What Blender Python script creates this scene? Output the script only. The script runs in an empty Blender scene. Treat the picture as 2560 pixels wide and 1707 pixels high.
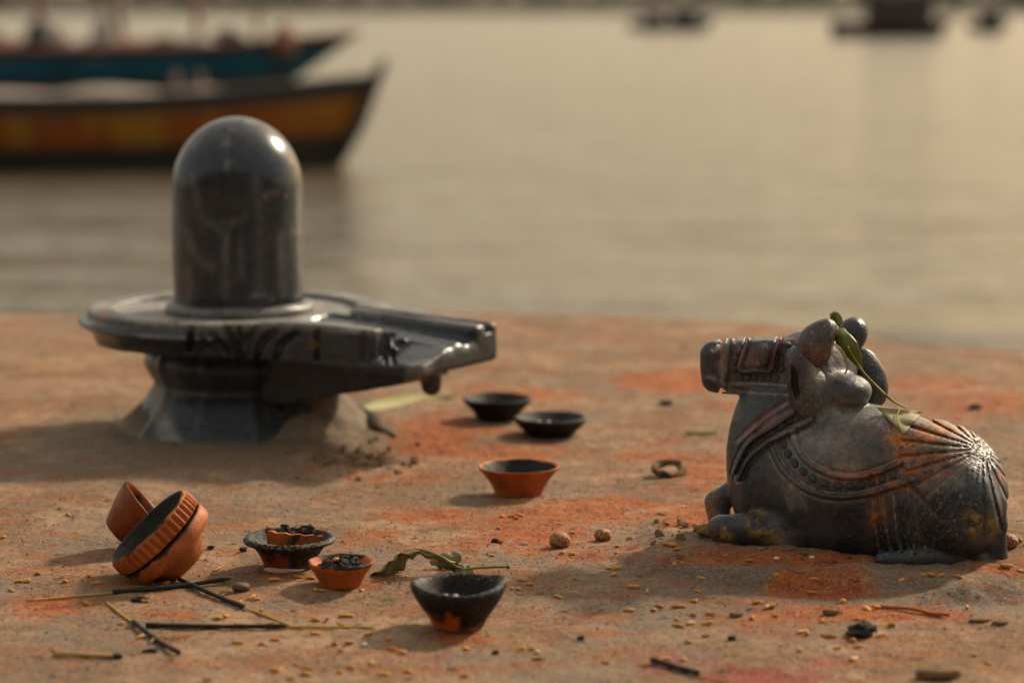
import bpy, math, random
import numpy as np
from mathutils import Vector, Matrix, Quaternion
random.seed(7)
R = math.radians
scene = bpy.context.scene
COL = scene.collection

# ------------------------------------------------------------------ camera, world, sun, exposure
CAM_H, PITCH, FPX = 0.39, R(7.80), 6044.0          # FPX: focal length in photo pixels (2560 wide)
cam = bpy.data.cameras.new('camera')
cam.sensor_width = 36.0
cam.lens = 36.0 * FPX / 2560.0
cam.clip_start, cam.clip_end = 0.05, 5000
cam.dof.use_dof = True
cam.dof.focus_distance = 1.73
cam.dof.aperture_fstop = 4.9
cam.dof.aperture_blades = 0
camo = bpy.data.objects.new('camera', cam)
camo.location = (0, 0, CAM_H)
camo.rotation_euler = (R(90) - PITCH, 0, 0)
COL.objects.link(camo)
scene.camera = camo

SUN_AZ, SUN_EL = R(43), R(33)                       # azimuth from +Y (away from camera) towards +X
world = bpy.data.worlds.new('World')
scene.world = world
world.use_nodes = True
wt = world.node_tree
wt.nodes.clear()
wo = wt.nodes.new('ShaderNodeOutputWorld')
wb = wt.nodes.new('ShaderNodeBackground')
sky = wt.nodes.new('ShaderNodeTexSky')
sky.sky_type = 'NISHITA'
sky.sun_disc = False
sky.sun_elevation = SUN_EL
sky.sun_rotation = SUN_AZ
sky.air_density = 1.2
sky.dust_density = 3.0
sky.ozone_density = 0.6
tint = wt.nodes.new('ShaderNodeMix')
tint.data_type = 'RGBA'
tint.blend_type = 'MULTIPLY'
tint.inputs[0].default_value = 1.0
tint.inputs[7].default_value = (1.0, 0.86, 0.68, 1)  # dusty, smoky air over the river
wt.links.new(sky.outputs[0], tint.inputs[6])
haze = wt.nodes.new('ShaderNodeMix')                # even smoke haze over the whole sky
haze.data_type = 'RGBA'
haze.inputs[0].default_value = 0.55
haze.inputs[7].default_value = (3.9, 3.35, 2.5, 1)
wt.links.new(tint.outputs[2], haze.inputs[6])
wt.links.new(haze.outputs[2], wb.inputs[0])
wb.inputs[1].default_value = 0.15
wt.links.new(wb.outputs[0], wo.inputs[0])

sun = bpy.data.lights.new('sun', 'SUN')
sun.energy = 3.3
sun.angle = R(4.2)
sun.color = (1.0, 0.83, 0.62)
suno = bpy.data.objects.new('sun', sun)
d = Vector((math.sin(SUN_AZ) * math.cos(SUN_EL), math.cos(SUN_AZ) * math.cos(SUN_EL), math.sin(SUN_EL)))
suno.rotation_euler = (-d).to_track_quat('-Z', 'Y').to_euler()
suno.location = (3, 3, 3)
COL.objects.link(suno)

scene.view_settings.view_transform = 'Standard'
scene.view_settings.look = 'None'
scene.view_settings.exposure = 0.32
scene.view_settings.gamma = 1.0
scene.render.engine = 'CYCLES'
scene.cycles.use_denoising = True
scene.cycles.max_bounces = 6

# ------------------------------------------------------------------ photo-pixel helpers (used only to measure real positions)
cp, sp = math.cos(PITCH), math.sin(PITCH)
def ray(px, py):
    a, b = (px - 1280.0) / FPX, (853.5 - py) / FPX
    return Vector((a, cp + b * sp, -sp + b * cp))
def at(px, py, Y):
    r = ray(px, py); t = Y / r.y
    return Vector((r.x * t, Y, CAM_H + r.z * t))
def on(px, py, z=0.0):
    r = ray(px, py); t = (z - CAM_H) / r.z
    return Vector((r.x * t, r.y * t, z))
def project(x, y, z):
    zz = z - CAM_H
    dep = y * cp - zz * sp
    return 1280 + FPX * x / dep, 853.5 - FPX * (y * sp + zz * cp) / dep

# ------------------------------------------------------------------ numpy noise
def _h(ix, iy, iz, seed):
    n = (ix.astype(np.int64) * 374761393 + iy.astype(np.int64) * 668265263 + iz.astype(np.int64) * 2147483647 + seed * 1274126177) & 0xffffffff
    n = ((n ^ (n >> 13)) * 1274126177) & 0xffffffff
    return ((n ^ (n >> 16)) & 0xffff) / 65535.0
def vn(x, y, z=None, seed=0):
    x = np.asarray(x, float); y = np.asarray(y, float)
    z = np.zeros_like(x) if z is None else np.asarray(z, float)
    ix, iy, iz = np.floor(x), np.floor(y), np.floor(z)
    fx, fy, fz = x - ix, y - iy, z - iz
    fx, fy, fz = [f * f * (3 - 2 * f) for f in (fx, fy, fz)]
    r = 0
    for dx in (0, 1):
        for dy in (0, 1):
            for dz in (0, 1):
                w = (fx if dx else 1 - fx) * (fy if dy else 1 - fy) * (fz if dz else 1 - fz)
                r = r + w * _h(ix + dx, iy + dy, iz + dz, seed)
    return r * 2 - 1
def fbm(x, y, z=None, o=4, seed=0):
    r, a, s = 0, 1.0, 0
    for k in range(o):
        f = 2.03 ** k
        r = r + a * vn(np.asarray(x) * f, np.asarray(y) * f, None if z is None else np.asarray(z) * f, seed + k * 17)
        s += a; a *= .5
    return r / s
def sstep(a, b, x):
    t = np.clip((x - a) / (b - a), 0, 1)
    return t * t * (3 - 2 * t)

# ------------------------------------------------------------------ material helper
class NT:
    def __init__(s, name, rough=.7, spec=.3):
        s.m = bpy.data.materials.new(name); s.m.use_nodes = True
        s.t = s.m.node_tree; s.b = s.t.nodes['Principled BSDF']
        s.b.inputs['Roughness'].default_value = rough
        s.b.inputs['Specular IOR Level'].default_value = spec
    def put(s, inp, v):
        if isinstance(v, bpy.types.NodeSocket): s.t.links.new(v, inp)
        elif isinstance(v, tuple) and len(v) == 3 and inp.type == 'RGBA': inp.default_value = (*v, 1)
        else: inp.default_value = v
    def add(s, typ, ins=None, **props):
        n = s.t.nodes.new(typ)
        for k, v in props.items(): setattr(n, k, v)
        for k, v in (ins or {}).items(): s.put(n.inputs[k], v)
        return n
    def co(s, kind='Object'):
        return s.add('ShaderNodeTexCoord').outputs[kind]
    def noise(s, scale, detail=4, rough=.55, vec=None, dist=0.0):
        return s.add('ShaderNodeTexNoise', {'Vector': vec if vec is not None else s.co(), 'Scale': scale, 'Detail': detail, 'Roughness': rough, 'Distortion': dist}).outputs['Fac']
    def mr(s, v, a, b, c=0.0, d=1.0):
        return s.add('ShaderNodeMapRange', {'Value': v, 'From Min': a, 'From Max': b, 'To Min': c, 'To Max': d}).outputs[0]
    def math(s, op, a, b=0.0):
        return s.add('ShaderNodeMath', {0: a, 1: b}, operation=op).outputs[0]
    def mix(s, f, a, b, blend='MIX'):
        return s.add('ShaderNodeMix', {0: f, 6: a, 7: b}, data_type='RGBA', blend_type=blend).outputs[2]
    def attr(s, name):
        return s.add('ShaderNodeAttribute', attribute_name=name).outputs['Fac']
    def stretch(s, sx, sy, sz):
        return s.add('ShaderNodeMapping', {'Vector': s.co(), 'Scale': (sx, sy, sz)}).outputs[0]
    def bump(s, h, strength=.5, dist=.001, normal=None):
        ins = {'Height': h, 'Strength': strength, 'Distance': dist}
        if normal is not None: ins['Normal'] = normal
        return s.add('ShaderNodeBump', ins).outputs[0]
    def out(s, color=None, rough=None, normal=None):
        if color is not None: s.put(s.b.inputs['Base Color'], color)
        if rough is not None: s.put(s.b.inputs['Roughness'], rough)
        if normal is not None: s.put(s.b.inputs['Normal'], normal)
        return s.m

def mat_ground():
    n = NT('dusty_plaster', .85, .22)
    big = n.noise(9, 10, .72); mid = n.noise(42, 9, .74); pit = n.noise(130, 5, .7); fine = n.noise(380, 4, .72); grit = n.noise(950, 3, .7)
    streak = n.noise(20, 9, .74, n.stretch(.55, 1.5, 1))
    c = n.mix(n.mr(big, .44, .56), (.32, .170, .086), (.56, .355, .215))
    c = n.mix(n.mr(mid, .48, .58, 0, .6), c, (.27, .185, .125))
    c = n.mix(n.mr(n.noise(24, 9, .74), .54, .62, 0, .5), c, (.19, .105, .06))
    c = n.mix(n.mr(n.noise(5.5, 10, .74), .49, .57, 0, .6), c, n.mix(n.mr(pit, .35, .65), (.19, .155, .125), (.36, .30, .245)))
    g = n.math('MULTIPLY', n.attr('grey'), n.mr(mid, .36, .54))
    c = n.mix(g, c, n.mix(n.mr(pit, .35, .65), (.15, .135, .12), (.32, .295, .265)))
    c = n.mix(n.mr(streak, .515, .60, 0, .7), c, (.46, .135, .028))
    w = n.math('MULTIPLY', n.attr('mortar'), .85)
    c = n.mix(w, c, n.mix(mid, (.24, .185, .13), (.38, .30, .205)))
    o = n.math('ADD', n.attr('orange'), n.mr(n.noise(48, 10, .78), .25, .75, -.75, .75))
    o = n.mr(o, .36, .74)
    o = n.math('MULTIPLY', o, n.mr(fine, .34, .56, .35, 1.0))
    c = n.mix(o, c, n.mix(n.mr(mid, .4, .6), (.64, .165, .008), (.42, .062, .008)))
    p = n.math('ADD', n.attr('pink'), n.mr(n.noise(40, 9, .76), .25, .75, -.7, .7))
    c = n.mix(n.mr(p, .45, .95, 0, .9), c, (.42, .060, .050))
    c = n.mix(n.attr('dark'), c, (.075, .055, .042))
    c = n.mix(n.mr(pit, .565, .65, 0, .55), c, (.10, .065, .042))
    c = n.mix(n.mr(pit, .43, .36, 0, .45), c, (.56, .43, .30))
    c = n.mix(n.mr(fine, .56, .66, 0, .55), c, (.075, .05, .033))
    c = n.mix(n.mr(fine, .45, .37, 0, .55), c, (.58, .45, .32))
    c = n.mix(n.mr(grit, .58, .68, 0, .45), c, (.62, .50, .38))
    c = n.mix(n.mr(grit, .42, .33, 0, .45), c, (.06, .042, .03))
    c = n.mix(n.mr(n.noise(75, 3, .5), .655, .70, 0, .85), c, (.045, .036, .028))
    hb = n.bump(grit, .6, .0012)
    hb = n.bump(fine, .7, .0025, hb)
    hb = n.bump(pit, .8, .0055, hb)
    hb = n.bump(mid, .8, .011, hb)
    return n.out(c, n.mr(mid, .3, .7, .7, .95), hb)

def mat_stone(name, polish=.35, dust=.5, scale=1.0, rough_bump=1.0):
    n = NT(name, polish, .5)
    n.b.inputs['Specular Tint'].default_value = (.74, .87, 1.0, 1)
    a = n.noise(22 * scale, 6, .62); b = n.noise(95 * scale, 5, .65); s = n.noise(520, 3, .6)
    c = n.mix(n.mr(b, .35, .65), (.015, .020, .028), (.034, .041, .052))
    df = n.math('MULTIPLY', n.mr(a, .42, .68), dust)
    c = n.mix(df, c, (.115, .124, .138))
    c = n.mix(n.math('MULTIPLY', n.attr('dust'), n.mr(b, .3, .6, .35, 1.0)), c, (.31, .295, .275))
    c = n.mix(n.math('MULTIPLY', n.attr('speck'), n.mr(n.noise(420, 5, .78), .57, .64)), c, (.42, .34, .25))
    c = n.mix(n.math('MULTIPLY', n.attr('pink'), n.mr(n.noise(210, 4, .7), .44, .58)), c, (.36, .035, .045))
    c = n.mix(n.math('MULTIPLY', n.attr('orange'), n.mr(n.noise(190, 5, .75), .40, .52)), c, (.58, .19, .016))
    c = n.mix(n.math('MULTIPLY', n.attr('yellow'), n.mr(n.noise(150, 5, .7), .40, .56)), c, (.50, .31, .05))
    r = n.math('ADD', n.mr(a, .35, .7, polish - .04, polish + .16), n.math('MULTIPLY', n.attr('dust'), .3))
    r = n.math('ADD', r, n.math('MULTIPLY', n.attr('orange'), .25))
    hb = n.bump(s, .25 * rough_bump, .0006)
    hb = n.bump(b, .35 * rough_bump, .0016, hb)
    return n.out(c, r, hb)

def mat_clay(name, clay=(.36, .105, .035), soot=(.010, .010, .011), sheen=.6):
    n = NT(name, sheen, .22)
    a = n.noise(70, 5, .6); b = n.noise(420, 4, .65)
    c = n.mix(n.mr(a, .35, .65), clay, tuple(v * .62 for v in clay))
    c = n.mix(n.mr(b, .58, .72, 0, .4), c, (.40, .22, .13))
    big = n.noise(38, 4, .6)
    f = n.mr(n.math('ADD', n.attr('soot'), n.mr(n.math('ADD', a, big), .3, 1.7, -.75, .75)), .38, .60)
    c = n.mix(f, c, n.mix(n.mr(b, .45, .75), soot, (.040, .037, .034)))
    c = n.mix(n.math('MULTIPLY', n.attr('ash'), n.mr(b, .50, .62)), c, (.26, .23, .19))
    hb = n.bump(b, .5, .0007); hb = n.bump(a, .4, .002, hb)
    return n.out(c, n.mr(a, .3, .7, sheen - .12, sheen + .15), hb)

def mat_plain(name, c1, c2, scale=60, rough=.7, spec=.3, bumpd=.001, rnd=False, streak=None):
    n = NT(name, rough, spec)
    v = n.stretch(*streak) if streak else None
    a = n.noise(scale, 5, .62, v)
    c = n.mix(n.mr(a, .32, .68), c1, c2)
    if rnd:
        r = n.add('ShaderNodeObjectInfo').outputs['Random']
        c = n.mix(n.mr(r, 0, 1, 0, .75), c, tuple(x * y for x, y in zip(c2, (.72, .45, .30))))
    return n.out(c, n.mr(a, .2, .8, rough - .1, min(1, rough + .1)), n.bump(a, .5, bumpd))

def mat_water():
    n = NT('river_water', .12, .5)
    v = n.stretch(.55, 1.25, 1)
    w1 = n.noise(1.1, 4, .5, v); w2 = n.noise(5.5, 3, .55, v); w3 = n.noise(22, 2, .5, v)
    b = n.bump(w1, .55, .5); b = n.bump(w2, .22, .10, b); b = n.bump(w3, .10, .02, b)
    c = n.mix(n.mr(n.noise(.15, 4, .6, n.stretch(.3, 1, 1)), .35, .65), (.11, .088, .055), (.14, .112, .07))
    n.b.inputs['IOR'].default_value = 1.33
    return n.out(c, None, b)

# ------------------------------------------------------------------ object helpers
def mesh_obj(name, verts, faces, mat=None, parent=None, loc=(0, 0, 0), smooth=True, attrs=None):
    me = bpy.data.meshes.new(name)
    if isinstance(verts, np.ndarray):
        nv = len(verts); fa = np.asarray(faces, dtype=np.int32); nf, k = fa.shape
        me.vertices.add(nv); me.vertices.foreach_set('co', np.ascontiguousarray(verts, dtype=np.float32).ravel())
        me.loops.add(nf * k); me.loops.foreach_set('vertex_index', fa.ravel())
        me.polygons.add(nf); me.polygons.foreach_set('loop_start', np.arange(0, nf * k, k, dtype=np.int32))
        me.update(calc_edges=True); me.validate()
    else:
        me.from_pydata([tuple(v) for v in verts], [], faces); me.update()
    me.polygons.foreach_set('use_smooth', [smooth] * len(me.polygons))
    for k, v in (attrs or {}).items():
        a = me.attributes.new(k, 'FLOAT', 'POINT')
        a.data.foreach_set('value', np.asarray(v, dtype=np.float32))
    if mat: me.materials.append(mat)
    o = bpy.data.objects.new(name, me); o.location = loc
    COL.objects.link(o)
    if parent: o.parent = parent
    return o
def empty(name, loc):
    o = bpy.data.objects.new(name, None); o.location = loc; o.empty_display_size = .02
    COL.objects.link(o); return o
def tag(o, label, cat, group=None):
    o['label'] = label; o['category'] = cat
    if group: o['group'] = group
    return o
def grid_faces(nr, nc, wrap=False):
    i, j = np.meshgrid(np.arange(nr - 1), np.arange(nc if wrap else nc - 1), indexing='ij')
    j2 = (j + 1) % nc
    return np.stack([i * nc + j, i * nc + j2, (i + 1) * nc + j2, (i + 1) * nc + j], -1).reshape(-1, 4)

# ------------------------------------------------------------------ SDF volume -> mesh (surface nets)
class Vol:
    def __init__(s, lo, hi, h):
        s.lo = np.array(lo, float); s.h = h
        s.n = np.ceil((np.array(hi) - s.lo) / h).astype(int) + 1
        s.ax = [(s.lo[k] + np.arange(s.n[k]) * h).astype(np.float32) for k in range(3)]
        s.f = np.full(s.n, 1.0, np.float32)
    def sl(s, c, r):
        a = [int(max(0, math.floor((c[k] - r[k] - s.lo[k]) / s.h))) for k in range(3)]
        b = [int(min(s.n[k], math.ceil((c[k] + r[k] - s.lo[k]) / s.h) + 1)) for k in range(3)]
        S = tuple(slice(a[k], b[k]) for k in range(3))
        X = s.ax[0][S[0]][:, None, None]; Y = s.ax[1][S[1]][None, :, None]; Z = s.ax[2][S[2]][None, None, :]
        return S, X, Y, Z
    def blend(s, S, d, k, mode='add'):
        f = s.f[S]
        if mode == 'add':
            if k <= 0: s.f[S] = np.minimum(f, d)
            else:
                hh = np.maximum(k - np.abs(f - d), 0) / k
                s.f[S] = np.minimum(f, d) - hh * hh * k * .25
        else:
            d = -d
            if k <= 0: s.f[S] = np.maximum(f, d)
            else:
                hh = np.maximum(k - np.abs(f - d), 0) / k
                s.f[S] = np.maximum(f, d) + hh * hh * k * .25
    def ell(s, c, r, yaw=0, roll=0, k=.01, mode='add'):
        """ellipsoid; roll tilts it in the X-Z plane, yaw turns it about Z"""
        m = max(r) + k * 1.5 + .004
        S, X, Y, Z = s.sl(c, (m, m, m))
        X = X - c[0]; Y = Y - c[1]; Z = Z - c[2]
        cy_, sy_ = math.cos(yaw), math.sin(yaw)
        x1 = X * cy_ + Y * sy_; y1 = -X * sy_ + Y * cy_
        cr, sr = math.cos(roll), math.sin(roll)
        x2 = x1 * cr + Z * sr; z2 = -x1 * sr + Z * cr
        a = (x2 / r[0]) ** 2 + (y1 / r[1]) ** 2 + (z2 / r[2]) ** 2
        b = (x2 / r[0] ** 2) ** 2 + (y1 / r[1] ** 2) ** 2 + (z2 / r[2] ** 2) ** 2
        k0 = np.sqrt(a); d = k0 * (k0 - 1) / np.maximum(np.sqrt(b), 1e-6)
        s.blend(S, d.astype(np.float32), k, mode)
    def cap(s, a, b, r1, r2, k=.006, mode='add'):
        a = np.array(a); b = np.array(b); c = (a + b) / 2; m = np.abs(b - a) / 2 + max(r1, r2) + k * 1.5 + .003
        S, X, Y, Z = s.sl(c, m)
        ba = b - a; L = float((ba ** 2).sum())
        t = np.clip(((X - a[0]) * ba[0] + (Y - a[1]) * ba[1] + (Z - a[2]) * ba[2]) / L, 0, 1)
        d = np.sqrt((X - a[0] - t * ba[0]) ** 2 + (Y - a[1] - t * ba[1]) ** 2 + (Z - a[2] - t * ba[2]) ** 2) - (r1 + (r2 - r1) * t)
        s.blend(S, d.astype(np.float32), k, mode)
    def box(s, c, hs, yaw=0, roll=0, rnd=.004, k=.006, mode='add', taper=0.0):
        m = float(np.linalg.norm(hs)) + k * 1.5
        S, X, Y, Z = s.sl(c, (m, m, m))
        X = X - c[0]; Y = Y - c[1]; Z = Z - c[2]
        cy_, sy_ = math.cos(yaw), math.sin(yaw)
        x1 = X * cy_ + Y * sy_; y1 = -X * sy_ + Y * cy_
        cr, sr = math.cos(roll), math.sin(roll)
        x2 = x1 * cr + Z * sr; z2 = -x1 * sr + Z * cr
        sc = 1 + taper * np.clip(x2 / hs[0], -1, 1)
        qx = np.abs(x2) - hs[0] + rnd; qy = np.abs(y1) - hs[1] * sc + rnd; qz = np.abs(z2) - hs[2] * sc + rnd
        d = np.sqrt(np.maximum(qx, 0) ** 2 + np.maximum(qy, 0) ** 2 + np.maximum(qz, 0) ** 2) + np.minimum(np.maximum(qx, np.maximum(qy, qz)), 0) - rnd
        s.blend(S, d.astype(np.float32), k, mode)
    def sample(s, p):
        q = (np.asarray(p) - s.lo) / s.h
        i = np.clip(np.floor(q).astype(int), 0, s.n - 2); f = q - i
        r = 0
        for dx in (0, 1):
            for dy in (0, 1):
                for dz in (0, 1):
                    w = (f[0] if dx else 1 - f[0]) * (f[1] if dy else 1 - f[1]) * (f[2] if dz else 1 - f[2])
                    r += w * s.f[i[0] + dx, i[1] + dy, i[2] + dz]
        return r
    def hit(s, px, py, y0, y1):
        prev = None; Y = y0
        while Y < y1:
            p = at(px, py, Y); v = s.sample(p)
            if prev is not None and v < 0 <= prev:
                break
            prev = v; Y += s.h * .5
        e = s.h * 1.5
        g = Vector([s.sample(p + Vector(u) * e) - s.sample(p - Vector(u) * e) for u in ((1, 0, 0), (0, 1, 0), (0, 0, 1))])
        return p, g.normalized()
    def mesh(s):
        f = s.f; neg = f < 0
        c = np.zeros(np.array(f.shape) - 1, np.uint8)
        for dx in (0, 1):
            for dy in (0, 1):
                for dz in (0, 1):
                    c += neg[dx:dx + c.shape[0], dy:dy + c.shape[1], dz:dz + c.shape[2]]
        act = (c > 0) & (c < 8)
        I = np.argwhere(act); idx = np.full(c.shape, -1, np.int64); idx[act] = np.arange(len(I))
        cor = {}
        for dx in (0, 1):
            for dy in (0, 1):
                for dz in (0, 1):
                    cor[dx, dy, dz] = f[I[:, 0] + dx, I[:, 1] + dy, I[:, 2] + dz].astype(np.float64)
        acc = np.zeros((len(I), 3)); cnt = np.zeros(len(I))
        for a in cor:
            for k in range(3):
                if a[k] == 0:
                    b = list(a); b[k] = 1; b = tuple(b)
                    va, vb = cor[a], cor[b]; m = (va < 0) != (vb < 0)
                    t = np.where(m, va / np.where(m, va - vb, 1), 0)
                    p = np.tile(np.array(a, float), (len(I), 1)); p[:, k] += t
                    acc[m] += p[m]; cnt[m] += 1
        V = (I + acc / cnt[:, None]) * s.h + s.lo
        F = []
        for k in range(3):
            sl0 = [slice(None)] * 3; sl1 = [slice(None)] * 3
            sl0[k] = slice(0, -1); sl1[k] = slice(1, None)
            n0, n1 = neg[tuple(sl0)], neg[tuple(sl1)]
            E = np.argwhere(n0 != n1)
            u, v = (k + 1) % 3, (k + 2) % 3
            ok = (E[:, u] > 0) & (E[:, v] > 0) & (E[:, u] < c.shape[u]) & (E[:, v] < c.shape[v])
            E = E[ok]
            inside = n0[E[:, 0], E[:, 1], E[:, 2]]
            q = []
            for du, dv in ((1, 1), (0, 1), (0, 0), (1, 0)):
                g = E.copy(); g[:, u] -= du; g[:, v] -= dv
                q.append(idx[g[:, 0], g[:, 1], g[:, 2]])
            q = np.stack(q, 1)
            q[~inside] = q[~inside][:, ::-1]
            F.append(q)
        return V, np.concatenate(F)

def seg_dist(px, py, pts):
    """2-D distance of arrays to a polyline, and the arc length of the nearest point"""
    best = np.full(px.shape, 1e9); arc = np.zeros(px.shape); L0 = 0
    for (x0, y0), (x1, y1) in zip(pts[:-1], pts[1:]):
        dx, dy = x1 - x0, y1 - y0; L = math.hypot(dx, dy)
        t = np.clip(((px - x0) * dx + (py - y0) * dy) / (L * L), 0, 1)
        dd = np.hypot(px - x0 - t * dx, py - y0 - t * dy)
        m = dd < best
        best = np.where(m, dd, best); arc = np.where(m, L0 + t * L, arc); L0 += L
    return best, arc
def spline(pts, n=8):
    pts = [np.array(p, float) for p in pts]; P = [2 * pts[0] - pts[1]] + pts + [2 * pts[-1] - pts[-2]]
    out = []
    for i in range(1, len(P) - 2):
        for k in range(n):
            t = k / n
            out.append(.5 * ((2 * P[i]) + (P[i + 1] - P[i - 1]) * t + (2 * P[i - 1] - 5 * P[i] + 4 * P[i + 1] - P[i + 2]) * t * t + (3 * P[i] - P[i - 1] - 3 * P[i + 1] + P[i + 2]) * t ** 3))
    out.append(pts[-1]); return out

# ================================================================== THE SETTING
LC = at(590, 775, 2.25)                     # lingam: foot of the shaft on the basin floor
LX, LY, LTOP = LC.x, LC.y, LC.z + .005      # LTOP: height of the basin rim
NC = on(2130, 1400, .005)                   # statue: near contact with the plaster pad

EDGE = [on(*p) for p in ((-400, 782), (0, 778), (500, 772), (1100, 769), (1500, 776), (1900, 797), (2100, 822), (2250, 845), (2400, 853), (2560, 862), (2900, 880))]
EX = np.array([-3.0] + [p.x for p in EDGE] + [3.0]); EY = np.array([3.2] + [p.y for p in EDGE] + [2.3])
def edge_y(x):
    return np.interp(x, EX, EY) + .012 * fbm(np.asarray(x) * 9, np.zeros_like(np.asarray(x, float)) + 3.3, o=3, seed=5)

def blobs(px, py, L):
    r = np.zeros_like(px)
    for x, y, a, b, s in L:
        q = ((px - x) / a) ** 2 + ((py - y) / b) ** 2
        r = np.maximum(r, s * np.exp(-q * .9))
    return r
def gz(x, y):
    """height of the plaster ledge"""
    x = np.asarray(x, float); y = np.asarray(y, float)
    z = .0030 * fbm(x * 6, y * 6, o=3, seed=1) + .0019 * fbm(x * 30, y * 30, o=5, seed=2) + .0007 * fbm(x * 160, y * 160, o=3, seed=3)
    # plaster pad under the statue with a crumbling left edge
    q = np.hypot((x - NC.x - .004) / .165, (y - NC.y - .035) / .105) + .10 * fbm(x * 30, y * 30, o=4, seed=8)
    pad = sstep(1.08, .90, q)
    z = z + pad * (.0075 + .0040 * fbm(x * 45, y * 45, o=4, seed=9))
    # crumbled cement around the lingam
    r = np.hypot(x - LX, y - LY) + .018 * fbm(x * 22, y * 22, o=4, seed=11)
    z = z + .004 * sstep(.19, .085, r) * (1 + .5 * fbm(x * 60, y * 60, o=4, seed=12))
    px, py = project(x, y, 0 * x)
    rub = blobs(px, py, [(880, 1150, 150, 40, 1)])
    z = z + rub * .007 * np.maximum(0, fbm(x * 75, y * 75, o=4, seed=14) + .15)
    # broken crust at the right
    cr = blobs(px, py, [(2440, 1492, 150, 16, 1), (2250, 1478, 90, 10, .4), (2110, 1450, 60, 9, .35)])
    z = z + cr * (.008 + .008 * fbm(x * 50, y * 90, o=4, seed=15))
    # lifted flake behind the lingam
    fl = blobs(px, py, [(940, 1055, 60, 22, 1)])
    z = z + fl * .006
    return z
def gzs(x, y):
    return float(gz(np.array([x]), np.array([y]))[0])
def G(px, py, lift=0.0):
    """point on the ledge seen at a photo pixel"""
    p = on(px, py)
    for _ in range(3):
        p = on(px, py, gzs(p.x, p.y))
    p.z += lift
    return p

xs = np.concatenate([[-14, -9, -6, -4], np.linspace(-3, -.80, 40)[:-1], np.linspace(-.80, .80, 560), np.linspace(.80, 3, 40)[1:], [4, 6, 9, 14]])
tr = np.concatenate([[-5, -3, -2, -1.2, -.7], np.linspace(-.3, .30, 14)[:-1], .30 + .70 * (1 - (1 - np.linspace(0, 1, 560)) ** 1.0)])
XX, TT = np.meshgrid(xs, tr)
EYY = edge_y(XX)
YY = .2 + TT * (EYY - .2)
ZZ = gz(XX, YY)
e = np.clip((EYY - YY) / .055, 0, 1)
ZZ = ZZ - .022 * (1 - np.sqrt(np.clip(1 - (1 - e) ** 2, 0, 1)))
ex_y, ex_z = [], []
for dy, dz in ((.012, -.022), (.02, -.06), (.026, -.15), (.03, -.4), (.034, -1.3)):
    ex_y.append(EYY[-1] + dy + .01 * fbm(xs * 14, xs * 0 + dz * 9, o=3, seed=21)); ex_z.append(ZZ[-1] + dz)
XX = np.vstack([XX] + [xs] * 5); YY = np.vstack([YY] + ex_y); ZZ = np.vstack([ZZ] + ex_z)
gv = np.stack([XX, YY, ZZ], -1).reshape(-1, 3)
vis = YY > .7
gpx, gpy = project(XX, np.maximum(YY, .7), 0 * XX)
gpx = gpx.ravel(); gpy = gpy.ravel()
ORANGE = [(1530, 1262, 130, 20, 1.0), (1440, 1285, 220, 36, .7), (1330, 1335, 180, 60, .62), (1080, 1292, 190, 24, .62), (940, 1335, 100, 18, .5),
          (1300, 985, 210, 26, .55), (1690, 955, 160, 30, .85), (1250, 1130, 260, 26, .6), (1090, 1090, 120, 60, .75), (1180, 1075, 120, 10, .8), (1650, 1140, 170, 26, .5),
          (1930, 1425, 260, 22, 1.0), (2050, 1475, 120, 24, 1.0), (2150, 1530, 300, 22, .8), (1950, 1560, 240, 18, .45), (420, 1530, 100, 14, .6),
          (130, 1512, 150, 36, .55), (1740, 1290, 90, 36, .8), (2450, 1010, 220, 50, .5), (1120, 1372, 150, 26, .45), (1770, 1180, 90, 70, .5), (1000, 1190, 200, 16, .5),
          (2330, 960, 240, 40, .45), (900, 1460, 80, 10, .5), (690, 1440, 60, 12, .5), (1150, 1590, 80, 14, .7), (1860, 1010, 150, 20, .4), (2470, 1440, 120, 20, .5), (1500, 850, 260, 18, .3), (300, 1460, 90, 16, .35), (1480, 1390, 200, 26, .45)]
PINK = [(1880, 1688, 190, 30, 1.0), (1680, 1650, 160, 34, .6), (1030, 1632, 180, 20, .45), (2050, 1650, 200, 30, .45), (1080, 1500, 220, 40, .3), (150, 1560, 160, 20, .25), (1420, 1560, 180, 50, .3)]
GREY = [(1880, 1440, 300, 44, 1.0), (1590, 1500, 130, 60, .9), (1740, 1400, 120, 40, .7), (2180, 1490, 380, 40, .75), (650, 1262, 260, 30, .65), (280, 1150, 420, 60, .6), (1560, 1240, 160, 12, .6), (650, 1190, 300, 40, .5), (700, 1540, 60, 10, .5)]  # plaster greys, plus cast shadows of statue, spout and lingam painted in
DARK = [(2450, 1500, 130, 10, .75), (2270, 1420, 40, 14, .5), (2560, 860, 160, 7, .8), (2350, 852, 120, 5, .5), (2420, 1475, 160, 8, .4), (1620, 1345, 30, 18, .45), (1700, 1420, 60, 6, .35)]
vr = vis.ravel()
rr = np.hypot(gv[:, 0] - LX, gv[:, 1] - LY)
gat = {'orange': np.where(vr, np.clip(1.5 * blobs(gpx, gpy, ORANGE), 0, 1.15), .2), 'pink': np.where(vr, np.clip(1.3 * blobs(gpx, gpy, PINK), 0, 1), 0.0),
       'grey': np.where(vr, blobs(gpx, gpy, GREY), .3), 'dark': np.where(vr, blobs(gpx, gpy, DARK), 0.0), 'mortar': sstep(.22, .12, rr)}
M_GROUND = mat_ground()
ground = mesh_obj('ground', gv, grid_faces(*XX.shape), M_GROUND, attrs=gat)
ground['kind'] = 'structure'

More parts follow.
